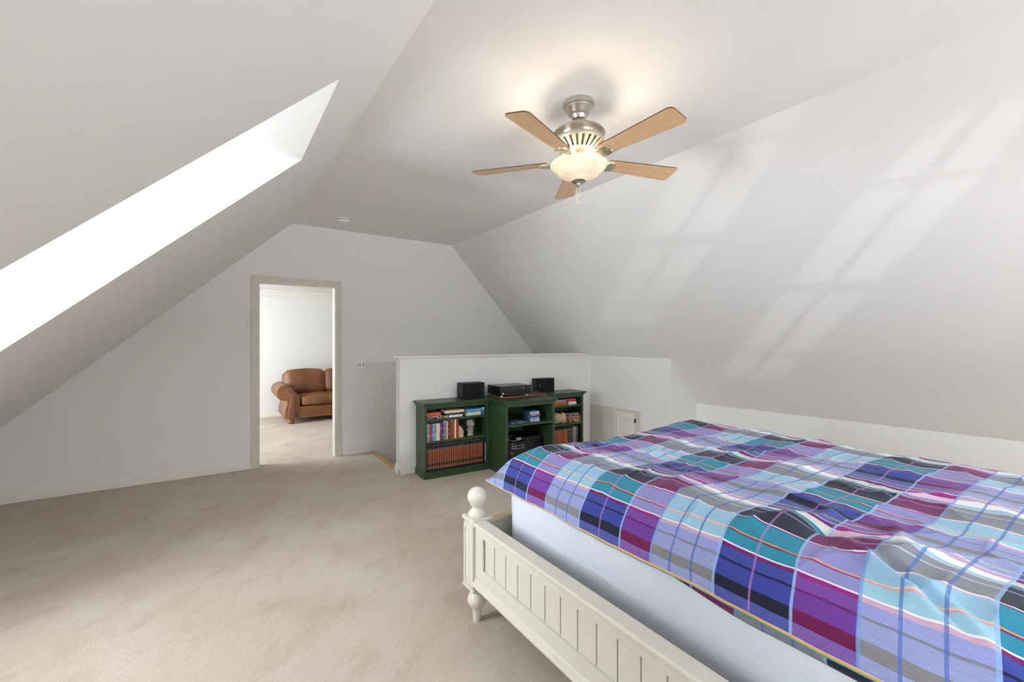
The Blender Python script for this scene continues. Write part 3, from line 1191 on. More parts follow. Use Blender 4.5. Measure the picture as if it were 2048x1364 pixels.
# lower cloth layer of the cover showing under the hem
bm = bmesh.new()
uvl = bm.loops.layers.uv.new('UVMap')
hl = bm.verts.layers.float.new('hem')
ptsu = [(1.200, 0.700), (1.189, 0.668), (1.185, 0.640), (1.185, 0.622), (1.190, 0.612), (1.203, 0.612)]
gr = []
for i, (x, z) in enumerate(ptsu):
    row = []
    for j in range(161):
        y = 1.15 + (Y1_ - 1.15) * j / 160
        f = smooth(1.15, 0.55, y)
        zz = z + (1 - f) * 0.045 * (i > 0) + 0.006 * noise.noise(Vector((y * 4, 1, 1)))
        xx = x + 0.006 * noise.noise(Vector((y * 5, 3, 1))) + (0.004 if i < 5 else 0)
        vtx = bm.verts.new((xx, y, zz))
        vtx[hl] = 1.0
        row.append(vtx)
    gr.append(row)
for i in range(len(ptsu) - 1):
    for j in range(160):
        f = bm.faces.new((gr[i][j], gr[i + 1][j], gr[i + 1][j + 1], gr[i][j + 1]))
        f.smooth = True
        for lp, (a, b) in zip(f.loops, ((i, j), (i + 1, j), (i + 1, j + 1), (i, j + 1))):
            yv = 1.15 + (Y1_ - 1.15) * b / 160
            lp[uvl].uv = (0.03 + 0.004 * a, -(yv - 0.140 + 0.27) / 0.551)
me = bpy.data.meshes.new('lower_layer')
bm.to_mesh(me)
bm.free()
me.materials.append(M['duvet'])
ul = bpy.data.objects.new('lower_layer', me)
COL.objects.link(ul)
ul.parent = dv

# ------------------------------------------------------------------ BOOKCASES (turned with the half wall)
def mat_green():
    m = NT('worn_green_paint')
    v = m.coord('Object', (5, 5, 0.7))
    f = m.noise(v, 6, 5, 0.6)
    c = m.mix(m.ramp(f, [(0.3, (0, 0, 0, 1)), (0.72, (1, 1, 1, 1))]), lin((36, 66, 42)), lin((60, 80, 48)))
    w = m.noise(m.coord('Object', (0.6, 1, 2)), 46, 5, 0.7)
    wm = m.ramp(w, [(0.755, (0, 0, 0, 1)), (0.77, (1, 1, 1, 1))])
    c = m.mix(wm, c, lin((170, 165, 130)))
    m.color(c)
    m.bump(f, 0.15, 0.002)
    return m.set(0.36, 0, 0.5)


M['green'] = mat_green()
HB = 0.762


def bookcase(label, u0, u1, vf, in0, in1, shelves, ends=(True, True), cornice=(0.032, 0.032)):
    """open bookcase standing against the half wall; vf = front, shelves = z of shelf tops"""
    root = thing('bookcase', label, 'bookcase', hw(0, 0), -AH)
    vb_ = -0.018
    g = M['green']
    MB().box(u0, in0, vf, vb_, 0.0, HB - 0.035).build('side_panel', g, root, bevel=0.002)
    MB().box(in1, u1, vf, vb_, 0.0, HB - 0.035).build('side_panel', g, root, bevel=0.002)
    MB().box(in0, in1, vb_ - 0.012, vb_ - 0.002, 0.07, HB - 0.035).build('back_panel', g, root)
    MB().box(in0, in1, vf + 0.002, vb_ - 0.012, 0.046, 0.068).build('shelf', g, root, bevel=0.0015)
    for z in shelves:
        MB().box(in0, in1, vf + 0.004, vb_ - 0.012, z - 0.022, z).build('shelf', g, root, bevel=0.0015)
    # top board with a stepped and coved edge
    a, b = cornice
    t = MB()
    t.box(u0 - a, u1 + b, vf - 0.034, vb_ + 0.004, HB - 0.014, HB)
    t.box(u0 - a * .75, u1 + b * .75, vf - 0.026, vb_ + 0.004, HB - 0.024, HB - 0.014)
    t.box(u0 - a * .4, u1 + b * .4, vf - 0.013, vb_ + 0.004, HB - 0.040, HB - 0.024)
    t.build('top_board', g, root, bevel=0.003)
    MB().box(in0, in1, vf + 0.001, vf + 0.016, HB - 0.062, HB - 0.038).build('top_rail', g, root)
    # plinth
    p = MB()
    pe0 = 0.012 if ends[0] else 0.0
    pe1 = 0.012 if ends[1] else 0.0
    p.box(u0 - pe0, u1 + pe1, vf - 0.012, vf + 0.004, 0.0, 0.058)
    p.box(u0 - pe0 * .5, u1 + pe1 * .5, vf - 0.006, vf + 0.004, 0.058, 0.068)
    if ends[0]:
        p.box(u0 - 0.012, u0 + .002, vf + 0.004, vb_, 0.0, 0.058)
        p.box(u0 - 0.006, u0 + .002, vf + 0.004, vb_, 0.058, 0.068)
    if ends[1]:
        p.box(u1 - .002, u1 + 0.012, vf + 0.004, vb_, 0.0, 0.058)
        p.box(u1 - .002, u1 + 0.006, vf + 0.004, vb_, 0.058, 0.068)
    p.build('plinth', g, root, bevel=0.002)
    return root


VF = -0.29
bookcase('low green bookcase at the stair end of the half wall holding the long encyclopedia set', 0.166, 0.899, VF, 0.186, 0.862, (0.592, 0.373), (True, False), (0.032, 0.0))
bookcase('projecting middle green bookcase under the stereo receiver, holding disc cases', 0.905, 1.535, -0.615, 0.938, 1.502, (0.515,), (True, False), (0.020, 0.030))
bookcase('low green bookcase half hidden behind the bed, with a beige stone on its middle shelf', 1.567, 2.222, VF, 1.600, 2.192, (0.604, 0.384), (False, True), (0.0, 0.030))

# --------------------------------------------------- books
M['paper'] = mat_mottle('page_edges', (226, 216, 194), (206, 194, 168), 30, 0.8, stretch=(1, 1, 12))
_cov = {}


def mat_cover(name, base, ink=None, dens=0.57, sx=1.0, sz=1.0, rough=0.42, bands=None):
    key = name
    if key in _cov:
        return _cov[key]
    m = NT(name)
    c = lin(base)
    tc = m.n('ShaderNodeTexCoord')
    if bands:
        # bands: list of (z, colour) along the height in metres
        sp = m.n('ShaderNodeSeparateXYZ')
        m.l(tc.outputs['Object'], sp.inputs[0])
        h = bands[-1][0]
        fz = m.math('DIVIDE', sp.outputs[2], h)
        c = m.ramp(fz, [(z / h, lin(col)) for z, col in bands[:-1]], 'CONSTANT')
    if ink:
        mp = m.n('ShaderNodeMapping')
        mp.inputs['Scale'].default_value = (90 * sx, 4, 90 * sz)
        m.l(tc.outputs['Object'], mp.inputs[0])
        oi = m.n('ShaderNodeObjectInfo')
        ad = m.n('ShaderNodeVectorMath', operation='ADD')
        m.l(mp.outputs[0], ad.inputs[0])
        m.l(oi.outputs['Random'], ad.inputs[1])
        nz = m.n('ShaderNodeTexNoise')
        nz.inputs['Scale'].default_value = 1.0
        nz.inputs['Detail'].default_value = 2
        m.l(ad.outputs[0], nz.inputs['Vector'])
        k = m.math('GREATER_THAN', nz.outputs['Fac'], dens)
        c = m.mix(k, c, lin(ink))
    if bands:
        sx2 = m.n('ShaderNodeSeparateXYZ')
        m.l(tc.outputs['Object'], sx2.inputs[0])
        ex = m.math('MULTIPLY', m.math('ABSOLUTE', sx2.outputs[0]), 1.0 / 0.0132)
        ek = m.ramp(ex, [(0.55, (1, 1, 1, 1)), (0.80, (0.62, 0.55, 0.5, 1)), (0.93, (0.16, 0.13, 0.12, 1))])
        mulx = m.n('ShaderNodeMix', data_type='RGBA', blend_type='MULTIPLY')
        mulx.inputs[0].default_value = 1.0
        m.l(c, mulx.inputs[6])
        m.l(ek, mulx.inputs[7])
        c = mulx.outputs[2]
    m.color(c)
    _cov[key] = m.set(rough)
    return _cov[key]


def book(label, w, d, h, mat, u, v, z, lying=False, group=None, extra=0.0, tilt=0.0, yaw=0.0, cat='book', name='book'):
    """w spine thickness, d depth from spine to fore-edge, h height.  u,v = centre of the spine's foot; spine faces the room"""
    t = min(0.0028, w * 0.14)
    b = MB()
    n = 5
    outline = []
    for k in range(n + 1):        # rounded spine
        a = -1 + 2 * k / n
        outline.append((a * w / 2, -0.0035 * (1 - a * a)))
    outline += [(w / 2, d), (w / 2 - t, d), (w / 2 - t, t * 1.6), (-w / 2 + t, t * 1.6), (-w / 2 + t, d), (-w / 2, d)]
    b.poly_prism(outline, 0, h, 'z')
    o = b.build(name, mat)
    pg = MB().box(-w / 2 + t, w / 2 - t, t * 1.6, d - 0.004, 0.003, h - 0.003).build('page_block', M['paper'], o)
    tag(o, label, cat, group)
    if lying:
        # lie on its side: height axis along +u, thickness up
        R_ = Matrix.Rotation(-AH + yaw, 4, 'Z') @ Matrix.Rotation(tilt, 4, 'Y') @ Matrix.Rotation(math.pi / 2, 4, 'Y')
        o.matrix_world = Matrix.Translation(hw(u, v, z + w / 2)) @ R_
    else:
        o.matrix_world = Matrix.Translation(hw(u, v, z)) @ Matrix.Rotation(-AH + yaw, 4, 'Z') @ Matrix.Rotation(tilt, 4, 'Y')
    return o


# middle shelf, upright paperbacks and hardbacks (spine edges measured along the shelf)
mid = [
    (0.1875, 0.2175, 0.180, (120, 140, 160), (215, 225, 232), 'grey and white spined book standing first by the bookcase side, middle shelf'),
    (0.2180, 0.2515, 0.174, (150, 56, 44), (232, 190, 150), 'brick red spined book between the grey one and the sky blue one'),
    (0.2520, 0.2915, 0.172, (96, 150, 196), (212, 226, 232), 'sky blue spined book on the middle shelf'),
    (0.2920, 0.3295, 0.172, (222, 206, 180), (60, 60, 66), 'cream spined book with dark lettering beside the plum one'),
    (0.3300, 0.3705, 0.172, (112, 36, 92), (236, 220, 236), 'plum purple spined book with white lettering'),
    (0.3710, 0.4005, 0.197, (98, 120, 176), (216, 214, 226), 'tall slate blue spined book next to the plum one'),
    (0.4010, 0.4165, 0.186, (214, 190, 120), (150, 140, 100), 'thin straw yellow book on the middle shelf'),
    (0.4170, 0.4465, 0.190, (98, 36, 34), (216, 206, 198), 'dark maroon book with pale lettering between yellow and brown books'),
    (0.4470, 0.4695, 0.199, (132, 84, 50), (196, 150, 110), 'tan brown spined book left of the dark green and brown one'),
    (0.4700, 0.4895, 0.201, (150, 88, 44), (70, 90, 60), 'orange brown spined book touching the cream striped book'),
    (0.4900, 0.5105, 0.202, (236, 216, 190), (226, 190, 160), 'tall narrow cream spined book on the middle shelf'),
    (0.5110, 0.5410, 0.200, (152, 40, 44), (206, 96, 90), 'crimson red book leaning on the sandy stone bookend'),
]
mid[8] = mid[8][:5] + ('tan brown spined book between the maroon and the orange brown one',)
for i, (a, b, h, col, ink, lab) in enumerate(mid):
    book(lab, b - a, 0.135 if i < 5 else 0.155, h, mat_cover('cover_mid_%d' % i, col, ink, 0.60, 0.7, 0.5), (a + b) / 2, VF + 0.012 + 0.004 * (i % 3), 0.373,
         group=None)

# encyclopedia set along the bottom
ency = mat_cover('encyclopedia_leather', (150, 84, 50), None, rough=0.4,
                 bands=[(0.0, (20, 24, 42)), (0.020, (168, 112, 58)), (0.027, (128, 76, 44)), (0.044, (168, 112, 58)), (0.050, (16, 18, 34)), (0.078, (176, 130, 96)), (0.082, (150, 84, 54)), (0.2125, (186, 140, 110)), (0.217, (18, 22, 44)), (0.244, (40, 44, 70)), (0.246, (14, 17, 34)), (0.254, (0, 0, 0))])
N_E = 24
eu0, eu1 = 0.195, 0.829
ew = (eu1 - eu0) / N_E
M['foil'] = mat_mottle('pale_foil', (206, 200, 190), (186, 180, 170), 40, 0.35)
e0 = book('brown leather encyclopedia volume with navy bands in the long matching set', ew - 0.0006, 0.19, 0.250, ency, eu0 + ew / 2, VF + 0.018, 0.068,
          group='encyclopedia set on the bottom shelf', cat='book', name='encyclopedia_volume')
for (x, z, w_, h_) in ((0, 0.228, .007, .005), (0.001, 0.066, .005, .009), (0, 0.036, .009, .0025)):
    MB().box(x - w_ / 2, x + w_ / 2, -0.0042, -0.0020, z - h_ / 2, z + h_ / 2).build('spine_mark', M['foil'], e0)
for k in range(1, N_E):
    r = e0.copy()
    COL.objects.link(r)
    jit = 0.002 * math.sin(k * 2.3)
    r.matrix_world = Matrix.Translation(hw(eu0 + ew * (k + .5), VF + 0.018 + jit, 0.068)) @ Matrix.Rotation(-AH, 4, 'Z')
    for ch in list(e0.children):
        c = ch.copy()
        COL.objects.link(c)
        c.parent = r
atl = book('tall navy blue book with white spine lettering at the end of the encyclopedias', 0.028, 0.20, 0.257, mat_cover('navy_cover', (18, 26, 66), (30, 40, 92), 0.6), 0.849, VF + 0.014, 0.068)
tt = MB()
zq = 0.02
for q in range(20):
    l = 0.004 + 0.009 * ((q * 7) % 5) / 5
    tt.box(-0.001, 0.006, -0.0040, -0.0022, zq, zq + l)
    zq += l + 0.0022
ttx = tt.build('spine_title', M['plastic'], atl)
ttx['kind'] = 'stuff'

# top shelf of the first bookcase: lying books
ZT = 0.592


def lying(label, u0, u1, z, w, col, ink, v=VF + 0.02, d=0.14, yaw=0.0, tilt=0.0, dens=0.56, mat=None, name='book'):
    mname = 'cover_%d' % len(_cov)
    mt = mat or mat_cover(mname, col, ink, dens, 0.5, 0.8)
    o = book(label, w, d, u1 - u0, mt, 0, 0, 0, True, name=name)
    R_ = Matrix.Rotation(-AH + yaw, 4, 'Z') @ Matrix.Rotation(tilt, 4, 'Y') @ Matrix.Rotation(math.pi / 2, 4, 'Y')
    o.matrix_world = Matrix.Translation(hw(u0, v, z + w / 2)) @ R_
    return o


lying('dark maroon book with pale lettering lying under the brick red one', 0.189, 0.378, ZT + 0.0005, 0.030, (84, 36, 44), (206, 196, 196), dens=0.55)
lying('brick red paperback lying on top of the dark maroon book', 0.189, 0.342, ZT + 0.0315, 0.034, (176, 76, 52), (224, 160, 120), dens=0.58)
lying('white spined book at the bottom of the middle stack, top shelf', 0.432, 0.585, ZT + 0.0005, 0.024, (222, 226, 236), (120, 140, 180), dens=0.62)
lying('dark brown spined book lying on the white spined one', 0.425, 0.560, ZT + 0.0250, 0.022, (66, 38, 40), (190, 180, 180), dens=0.6)
lying('pale cream book on top of the middle stack, corner jutting out', 0.385, 0.600, ZT + 0.0475, 0.026, (222, 202, 166), (232, 220, 196), yaw=-0.04, dens=0.6)
lying('thin tan paperback lying askew under the cream book', 0.386, 0.422, ZT + 0.0005, 0.020, (206, 178, 132), (226, 206, 170), d=0.11, yaw=0.25)
lying('pale green spined book under the bright blue one', 0.632, 0.800, ZT + 0.0005, 0.032, (204, 212, 186), (226, 214, 176), dens=0.55)
lying('bright blue picture book lying on the pale green spined one', 0.632, 0.820, ZT + 0.0335, 0.036, (64, 146, 206), (196, 214, 236), dens=0.6)
# small blue printed tin at the end of the stack
tn = MB().lathe([(0.0, 0), (0.017, 0), (0.0185, 0.002), (0.0185, 0.060), (0.017, 0.062), (0.0, 0.062)], 28).build('tin', mat_cover('blue_tin', (60, 130, 176), (214, 232, 240), 0.56, 0.6, 0.4), smooth=40)
MB().lathe([(0.0, 0.062), (0.0195, 0.062), (0.0195, 0.071), (0.018, 0.073), (0.0, 0.073)], 28).build('lid', mat_mottle('tin_lid', (180, 214, 230), (150, 190, 214), 20, 0.3), tn, smooth=40)
tn.matrix_world = Matrix.Translation(hw(0.8415, VF + 0.05, ZT))
tag(tn, 'small blue and white tin beside the bright blue picture book', 'tin')

# sandy stone bookend
M['sandstone'] = mat_mottle('sandy_stone', (206, 184, 156), (176, 152, 124), 14, 0.9, bump=0.5, bdist=0.004)
be = MB()
be.poly_prism([(0, 0), (0.052, 0), (0.055, 0.03), (0.056, 0.062), (0.050, 0.082), (0.034, 0.102), (0.012, 0.122), (0.0, 0.126)], 0.0, 0.10, 'y')
bmesh.ops.subdivide_edges(be.bm, edges=be.bm.edges[:], cuts=3, use_grid_fill=True)
for v_ in be.bm.verts:
    if v_.co.x > 0.003:
        v_.co += Vector((1, 1, 0.4)) * 0.003 * noise.noise(v_.co * 50)
beo = be.build('bookend', M['sandstone'], bevel=0.006, seg=3, smooth=60)
beo.matrix_world = Matrix.Translation(hw(0.5425, VF + 0.02, 0.3735)) @ Matrix.Rotation(-AH, 4, 'Z')
tag(beo, 'sandy stone bookend holding up the crimson book on the middle shelf', 'bookend')

# carved head figurine
def mat_stone():
    m = NT('carved_grey_stone')
    v = m.coord('Object')
    f = m.noise(v, 70, 4, 0.7)
    f2 = m.ramp(f, [(0.38, (0, 0, 0, 1)), (0.62, (1, 1, 1, 1))])
    m.color(m.mix(f2, lin((92, 88, 96)), lin((196, 190, 194))))
    m.bump(f, 0.9, 0.006)
    return m.set(0.4, 0.1)


M['carved'] = mat_stone()
fig = thing('figurine', 'carved grey stone head figurine on a column base, alone beside the stone bookend', 'figurine', hw(0.697, VF + 0.065, 0.3735), -AH + 0.5)
bd = MB()
bd.lathe([(0.0, 0), (0.040, 0), (0.042, 0.006), (0.037, 0.012), (0.035, 0.03), (0.036, 0.055), (0.040, 0.07), (0.036, 0.078), (0.030, 0.082), (0.0, 0.082)], 28)
for v_ in bd.bm.verts:
    v_.co.x *= 1.05 + 0.05 * noise.noise(v_.co * 70)
    v_.co.y *= 0.85 + 0.05 * noise.noise(v_.co * 60)
bd.build('column', M['carved'], fig, smooth=50)
hd = MB()
hd.sphere((0, 0, 0.125), 0.043, (0.98, 1.05, 1.12), 4)
for v_ in hd.bm.verts:
    p = v_.co
    ang_f = -p.y          # face towards -y
    if ang_f > 0:
        q = p.z - 0.125
        # brow, eye sockets, cheeks, chin
        v_.co.y -= 0.007 * math.exp(-(p.x / 0.008) ** 2 - ((q + 0.003) / 0.014) ** 2)
        for sx_ in (-1, 1):
            v_.co.y += 0.006 * math.exp(-((p.x - sx_ * 0.015) / 0.008) ** 2 - ((q - 0.008) / 0.006) ** 2)
            v_.co.y -= 0.003 * math.exp(-((p.x - sx_ * 0.018) / 0.009) ** 2 - ((q + 0.010) / 0.009) ** 2)
        v_.co.y += 0.003 * math.exp(-(p.x / 0.012) ** 2 - ((q + 0.020) / 0.003) ** 2)
        v_.co.y -= 0.004 * math.exp(-(p.x / 0.012) ** 2 - ((q + 0.032) / 0.007) ** 2)
hd.build('head', M['carved'], fig, smooth=180)
hr = MB()
hr.sphere((0, 0.006, 0.140), 0.041, (1.0, 1.05, 0.85), 4)
for v_ in hr.bm.verts:
    if v_.co.z < 0.135:
        v_.co.z = 0.135 + (v_.co.z - 0.135) * 0.3
    v_.co += (v_.co - Vector((0, 0.006, 0.140))).normalized() * 0.002 * math.sin(v_.co.x * 500) * math.sin(v_.co.z * 450)
hr.build('carved_hair', mat_mottle('blue_grey_stone', (86, 108, 140), (150, 168, 190), 60, 0.35, bump=0.6), fig, smooth=180)
for s_ in (-1, 1):
    MB().sphere((s_ * 0.043, 0.0, 0.122), 0.010, (0.6, 0.7, 1.2), 2).build('ear', M['carved'], fig, smooth=180)

# --------------------------------------------------- middle bookcase contents
M['black'] = mat_mottle('black_plastic', (16, 16, 18), (12, 12, 14), 10, 0.32)
M['blackmatte'] = mat_mottle('black_ash_veneer', (22, 22, 25), (17, 17, 20), 30, 0.5, stretch=(1, 1, 12))
M['grille'] = mat_mottle('black_cloth_grille', (7, 7, 9), (4, 4, 6), 200, 0.9)
M['silver'] = mat_mottle('silver_trim', (196, 200, 206), (178, 182, 190), 10, 0.3, metal=0.6)
M['caseclear'] = mat_mottle('disc_case_plastic', (96, 116, 150), (70, 88, 124), 20, 0.15)
CV = -0.555
disc_cols = [((176, 206, 226), (60, 110, 160)), ((206, 216, 228), (90, 100, 130)), ((176, 120, 160), (230, 220, 236)), ((60, 50, 70), (150, 60, 80)), ((150, 176, 206), (40, 60, 110)), ((196, 220, 236), (120, 150, 190)), ((214, 226, 236), (70, 90, 130))]
zc = 0.5155
names_c = ['bottom case of the disc stack, with a pale blue spine', 'second disc case up, white blue spined', 'third disc case up, with a slate blue spine', 'fourth disc case up, nearly black spined', 'fifth disc case up, with a mauve spine', 'second disc case from the top, off-white spined', 'topmost disc case, sky blue spined']
for k in range(7):
    c1, ink = disc_cols[6 - k]
    dx = [0.004, 0.0, 0.003, -0.002, 0.006, 0.001, -0.004][k]
    o = MB().box(0, 0.125, 0, 0.142, 0, 0.0148).build('disc_case', M['caseclear'], bevel=0.001)
    MB().box(0.004, 0.121, -0.0006, 0.002, 0.002, 0.0128).build('spine_card', mat_cover('disc_spine_%d' % k, c1, ink, 0.62, 0.8, 1.2), o)
    MB().box(0.006, 0.119, 0.008, 0.134, 0.0145, 0.0153).build('front_card', mat_cover('disc_front_%d' % k, ink, c1, 0.6, 0.3, 0.3), o)
    o.matrix_world = Matrix.Translation(hw(1.250 + dx, CV + 0.006 * (k % 2), zc)) @ Matrix.Rotation(-AH + 0.03 * (k % 3 - 1), 4, 'Z')
    tag(o, names_c[k] if k not in () else '', 'disc case', 'disc cases stacked in the middle bookcase')
    zc += 0.0156
bk = MB().box(0, 0.12, 0, 0.16, 0, 0.008).build('booklet', mat_cover('blue_booklet', (52, 86, 140), (190, 206, 226), 0.63, 0.25, 0.3), bevel=0.001)
bk.matrix_world = Matrix.Translation(hw(0.955, CV - 0.02, 0.5155)) @ Matrix.Rotation(-AH, 4, 'Z')
MB().box(0.002, 0.118, 0.002, 0.158, 0.001, 0.0066).build('page_block', M['paper'], bk)
tag(bk, 'dark blue booklet lying flat by the bookcase side, shelf under the receiver', 'booklet')
bk = MB().box(0, 0.13, 0, 0.15, 0, 0.006).build('booklet', mat_cover('pale_blue_booklet', (112, 140, 186), (160, 180, 210), 0.55, 0.3, 0.3), bevel=0.001)
bk.matrix_world = Matrix.Translation(hw(1.087, CV - 0.01, 0.5155)) @ Matrix.Rotation(-AH + 0.15, 4, 'Z')
MB().box(0.002, 0.128, 0.002, 0.148, 0.001, 0.0048).build('page_block', M['paper'], bk)
tag(bk, 'lighter blue booklet lying flat between the dark blue one and the disc cases', 'booklet')

# disc player below, with things lying on it
dp = thing('disc_player', 'black disc player with a silver framed display, bottom of the middle bookcase', 'disc player', hw(0.955, -0.595, 0.068), -AH)
MB().box(0, 0.225, 0, 0.30, 0.0, 0.262).build('body', M['black'], dp, bevel=0.004)
MB().box(0.006, 0.219, -0.004, 0, 0.008, 0.254).build('front_panel', M['blackmatte'], dp, bevel=0.002)
d_ = MB()
for (x0, x1, z0, z1) in ((0.040, 0.180, 0.222, 0.226), (0.040, 0.180, 0.194, 0.198), (0.040, 0.045, 0.198, 0.222), (0.175, 0.180, 0.198, 0.222), (0.076, 0.084, 0.198, 0.222)):
    d_.box(x0, x1, -0.0065, -0.0035, z0, z1)
d_.build('display_frame', M['silver'], dp)
MB().box(0.045, 0.076, -0.006, -0.003, 0.199, 0.221).build('button', M['blackmatte'], dp)
MB().box(0.085, 0.175, -0.005, -0.003, 0.199, 0.221).build('display', mat_mottle('dark_display', (14, 16, 22), (20, 22, 28), 5, 0.15), dp)
for q in ((0.034, 0.064, 0.248, 0.251), (0.040, 0.058, 0.238, 0.240), (0.020, 0.060, 0.150, 0.154)):
    MB().box(q[0], q[1], -0.0055, -0.0035, q[2], q[3]).build('mark', M['silver'], dp)
for k in range(4):
    MB().box(0.02 + 0.05 * k, 0.06 + 0.05 * k, -0.007, -0.003, 0.06, 0.075).build('button', M['black'], dp, bevel=0.002)
am = thing('amplifier', 'plain black amplifier behind and beside the disc player, mostly in shadow', 'amplifier', hw(1.195, -0.45, 0.068), -AH)
MB().box(0, 0.28, 0, 0.33, 0.01, 0.262).build('body', M['blackmatte'], am, bevel=0.004)
MB().box(0.005, 0.275, -0.005, 0, 0.015, 0.255).build('front_panel', M['black'], am, bevel=0.002)
for x in (0.05, 0.14, 0.22):
    MB().lathe([(0, 0), (0.014, 0), (0.013, 0.012), (0, 0.012)], 20, mtx=Matrix.Translation((x, -0.005, 0.225)) @ Matrix.Rotation(math.pi / 2, 4, 'X')).build('knob', M['blackmatte'], am, smooth=40)
for x in (0.03, 0.25):
    MB().lathe([(0, 0), (0.014, 0), (0.014, 0.011), (0, 0.011)], 16, x, 0.03).build('foot', M['black'], am, smooth=40)
# record sized tray with small items
tray = MB().lathe([(0.0, 0), (0.115, 0.0), (0.128, 0.006), (0.130, 0.010), (0.126, 0.010), (0.113, 0.004), (0.0, 0.004)], 44).build('tray', mat_mottle('dark_blue_tray', (26, 32, 54), (34, 40, 64), 12, 0.25), smooth=40)
tray.matrix_world = Matrix.Translation(hw(1.065, -0.455, 0.3305))
tag(tray, 'dark round tray with a pale rim lying on the disc player', 'tray')
rim = MB().tube([(0.129 * math.cos(a * math.pi / 22), 0.129 * math.sin(a * math.pi / 22), 0.010) for a in range(44)], 0.0018, 6, closed=True).build('rim', M['silver'], tray, smooth=180)
bxl = MB().box(-0.028, 0.028, -0.02, 0.02, 0, 0.022).build('small_box', mat_mottle('pale_blue_box', (150, 176, 216), (170, 190, 224), 20, 0.4), bevel=0.002)
bxl.matrix_world = Matrix.Translation(hw(1.115, -0.525, 0.335)) @ Matrix.Rotation(-AH, 4, 'Z')
MB().box(-0.0285, 0.0285, -0.0205, 0.0205, 0.014, 0.0225).build('lid', M['silver'], bxl)
tag(bxl, 'tiny pale blue box standing on the dark round tray', 'box')
rcm = MB().box(-0.024, 0.024, -0.075, 0.075, 0, 0.018).build('remote_control', M['black'], bevel=0.004)
rcm.matrix_world = Matrix.Translation(hw(1.000, -0.50, 0.335)) @ Matrix.Rotation(-AH - 0.5, 4, 'Z')
rb = MB()
for i in range(3):
    for j in range(5):
        rb.box(-0.016 + 0.013 * i, -0.008 + 0.013 * i, -0.06 + 0.022 * j, -0.048 + 0.022 * j, 0.017, 0.0195)
rbo = rb.build('buttons', M['silver'], rcm)
rbo['kind'] = 'stuff'
tag(rcm, 'black remote control lying askew on the dark round tray', 'remote control')
cbl = MB().tube([(0.05 * math.cos(t * .5) * (1 - t * .01), 0.05 * math.sin(t * .5), 0.004 + 0.0016 * t + 0.01 * math.sin(t * .8)) for t in range(30)], 0.0025, 6).build('cable', M['blackmatte'], smooth=180)
MB().box(0.045, 0.07, -0.006, 0.006, 0.0, 0.009).build('plug', M['black'], cbl, bevel=0.002)
cbl.matrix_world = Matrix.Translation(hw(1.06, -0.43, 0.335))
tag(cbl, 'loose coil of black cable on the dark round tray', 'cable')

# --------------------------------------------------- right bookcase contents
ZR1, ZR2 = 0.604, 0.384
lying('thick rust orange book lying on the top shelf of the bookcase by the access panel', 1.745, 1.975, ZR1 + 0.0005, 0.050, (184, 96, 56), (120, 44, 40), dens=0.60, v=VF + 0.02)
lying('thin pale blue paperback resting on the thick rust orange book', 1.775, 1.958, ZR1 + 0.0510, 0.016, (168, 186, 214), (74, 80, 130), dens=0.58)
lying('small ivory book under the crimson one, top shelf', 2.000, 2.124, ZR1 + 0.0005, 0.038, (224, 216, 200), (200, 190, 178), dens=0.64)
lying('small crimson pink book on top of the ivory one', 1.998, 2.112, ZR1 + 0.0390, 0.036, (176, 44, 82), (196, 90, 120), dens=0.62)

# beige lumpy stone
ls_ = MB()
ls_.sphere((0.045, 0.05, 0.066), 0.066, (0.88, 0.95, 1.05), 4)
res_bm = ls_.bm
for v_ in res_bm.verts:
    c = v_.co
    c += (c - Vector((0.045, 0.05, 0.066))).normalized() * 0.010 * noise.noise(c * 22)
    if c.z < 0.004:
        c.z = 0.004 + (c.z - 0.004) * 0.05
ls1 = ls_.build('stone', M['sandstone'], smooth=180)
l2 = MB()
l2.sphere((0.128, 0.045, 0.060), 0.060, (0.85, 0.95, 1.20), 4)
for v_ in l2.bm.verts:
    c = v_.co
    c += (c - Vector((0.128, 0.045, 0.060))).normalized() * 0.009 * noise.noise(c * 24 + Vector((3, 1, 2)))
    c.x += 0.10 * max(0, c.z - 0.08)
    if c.z < 0.004:
        c.z = 0.004 + (c.z - 0.004) * 0.05
l2.build('lobe', M['sandstone'], ls1, smooth=180)
ls1.matrix_world = Matrix.Translation(hw(1.805, VF + 0.015, ZR2 - 0.0035)) @ Matrix.Rotation(-AH, 4, 'Z')
tag(ls1, 'big lumpy beige stone on the middle shelf nearest the access panel', 'stone')

bA = lying('black book with large white lettering on top of the stack beside the beige stone', 1.998, 2.178, ZR2 + 0.083, 0.040, (22, 18, 22), None, d=0.15)
lying('brownish pink book in the middle of the stack beside the beige stone', 1.995, 2.184, ZR2 + 0.0425, 0.040, (150, 92, 88), (196, 160, 150), d=0.16, dens=0.58)
lying('dark book with yellow lettering at the bottom of the stack beside the beige stone', 1.998, 2.186, ZR2 + 0.0005, 0.0415, (46, 40, 26), (226, 214, 140), d=0.16, dens=0.53)


def text_mesh(txt, size, mat, parent, loc, rot, name='spine_title', depth=0.0006, sx=1.0):
    cu = bpy.data.curves.new(name, 'FONT')
    cu.body = txt
    cu.size = size
    cu.extrude = depth
    cu.align_x = 'CENTER'
    cu.align_y = 'CENTER'
    tmp = bpy.data.objects.new(name + '_curve', cu)
    COL.objects.link(tmp)
    dg = bpy.context.evaluated_depsgraph_get()
    me_ = bpy.data.meshes.new_from_object(tmp.evaluated_get(dg))
    bpy.data.objects.remove(tmp)
    me_.materials.clear()
    me_.materials.append(mat)
    o = bpy.data.objects.new(name, me_)
    COL.objects.link(o)
    o.parent = parent
    o.location = loc
    o.rotation_euler = rot
    o.scale = (sx, 1, 1)
    return o


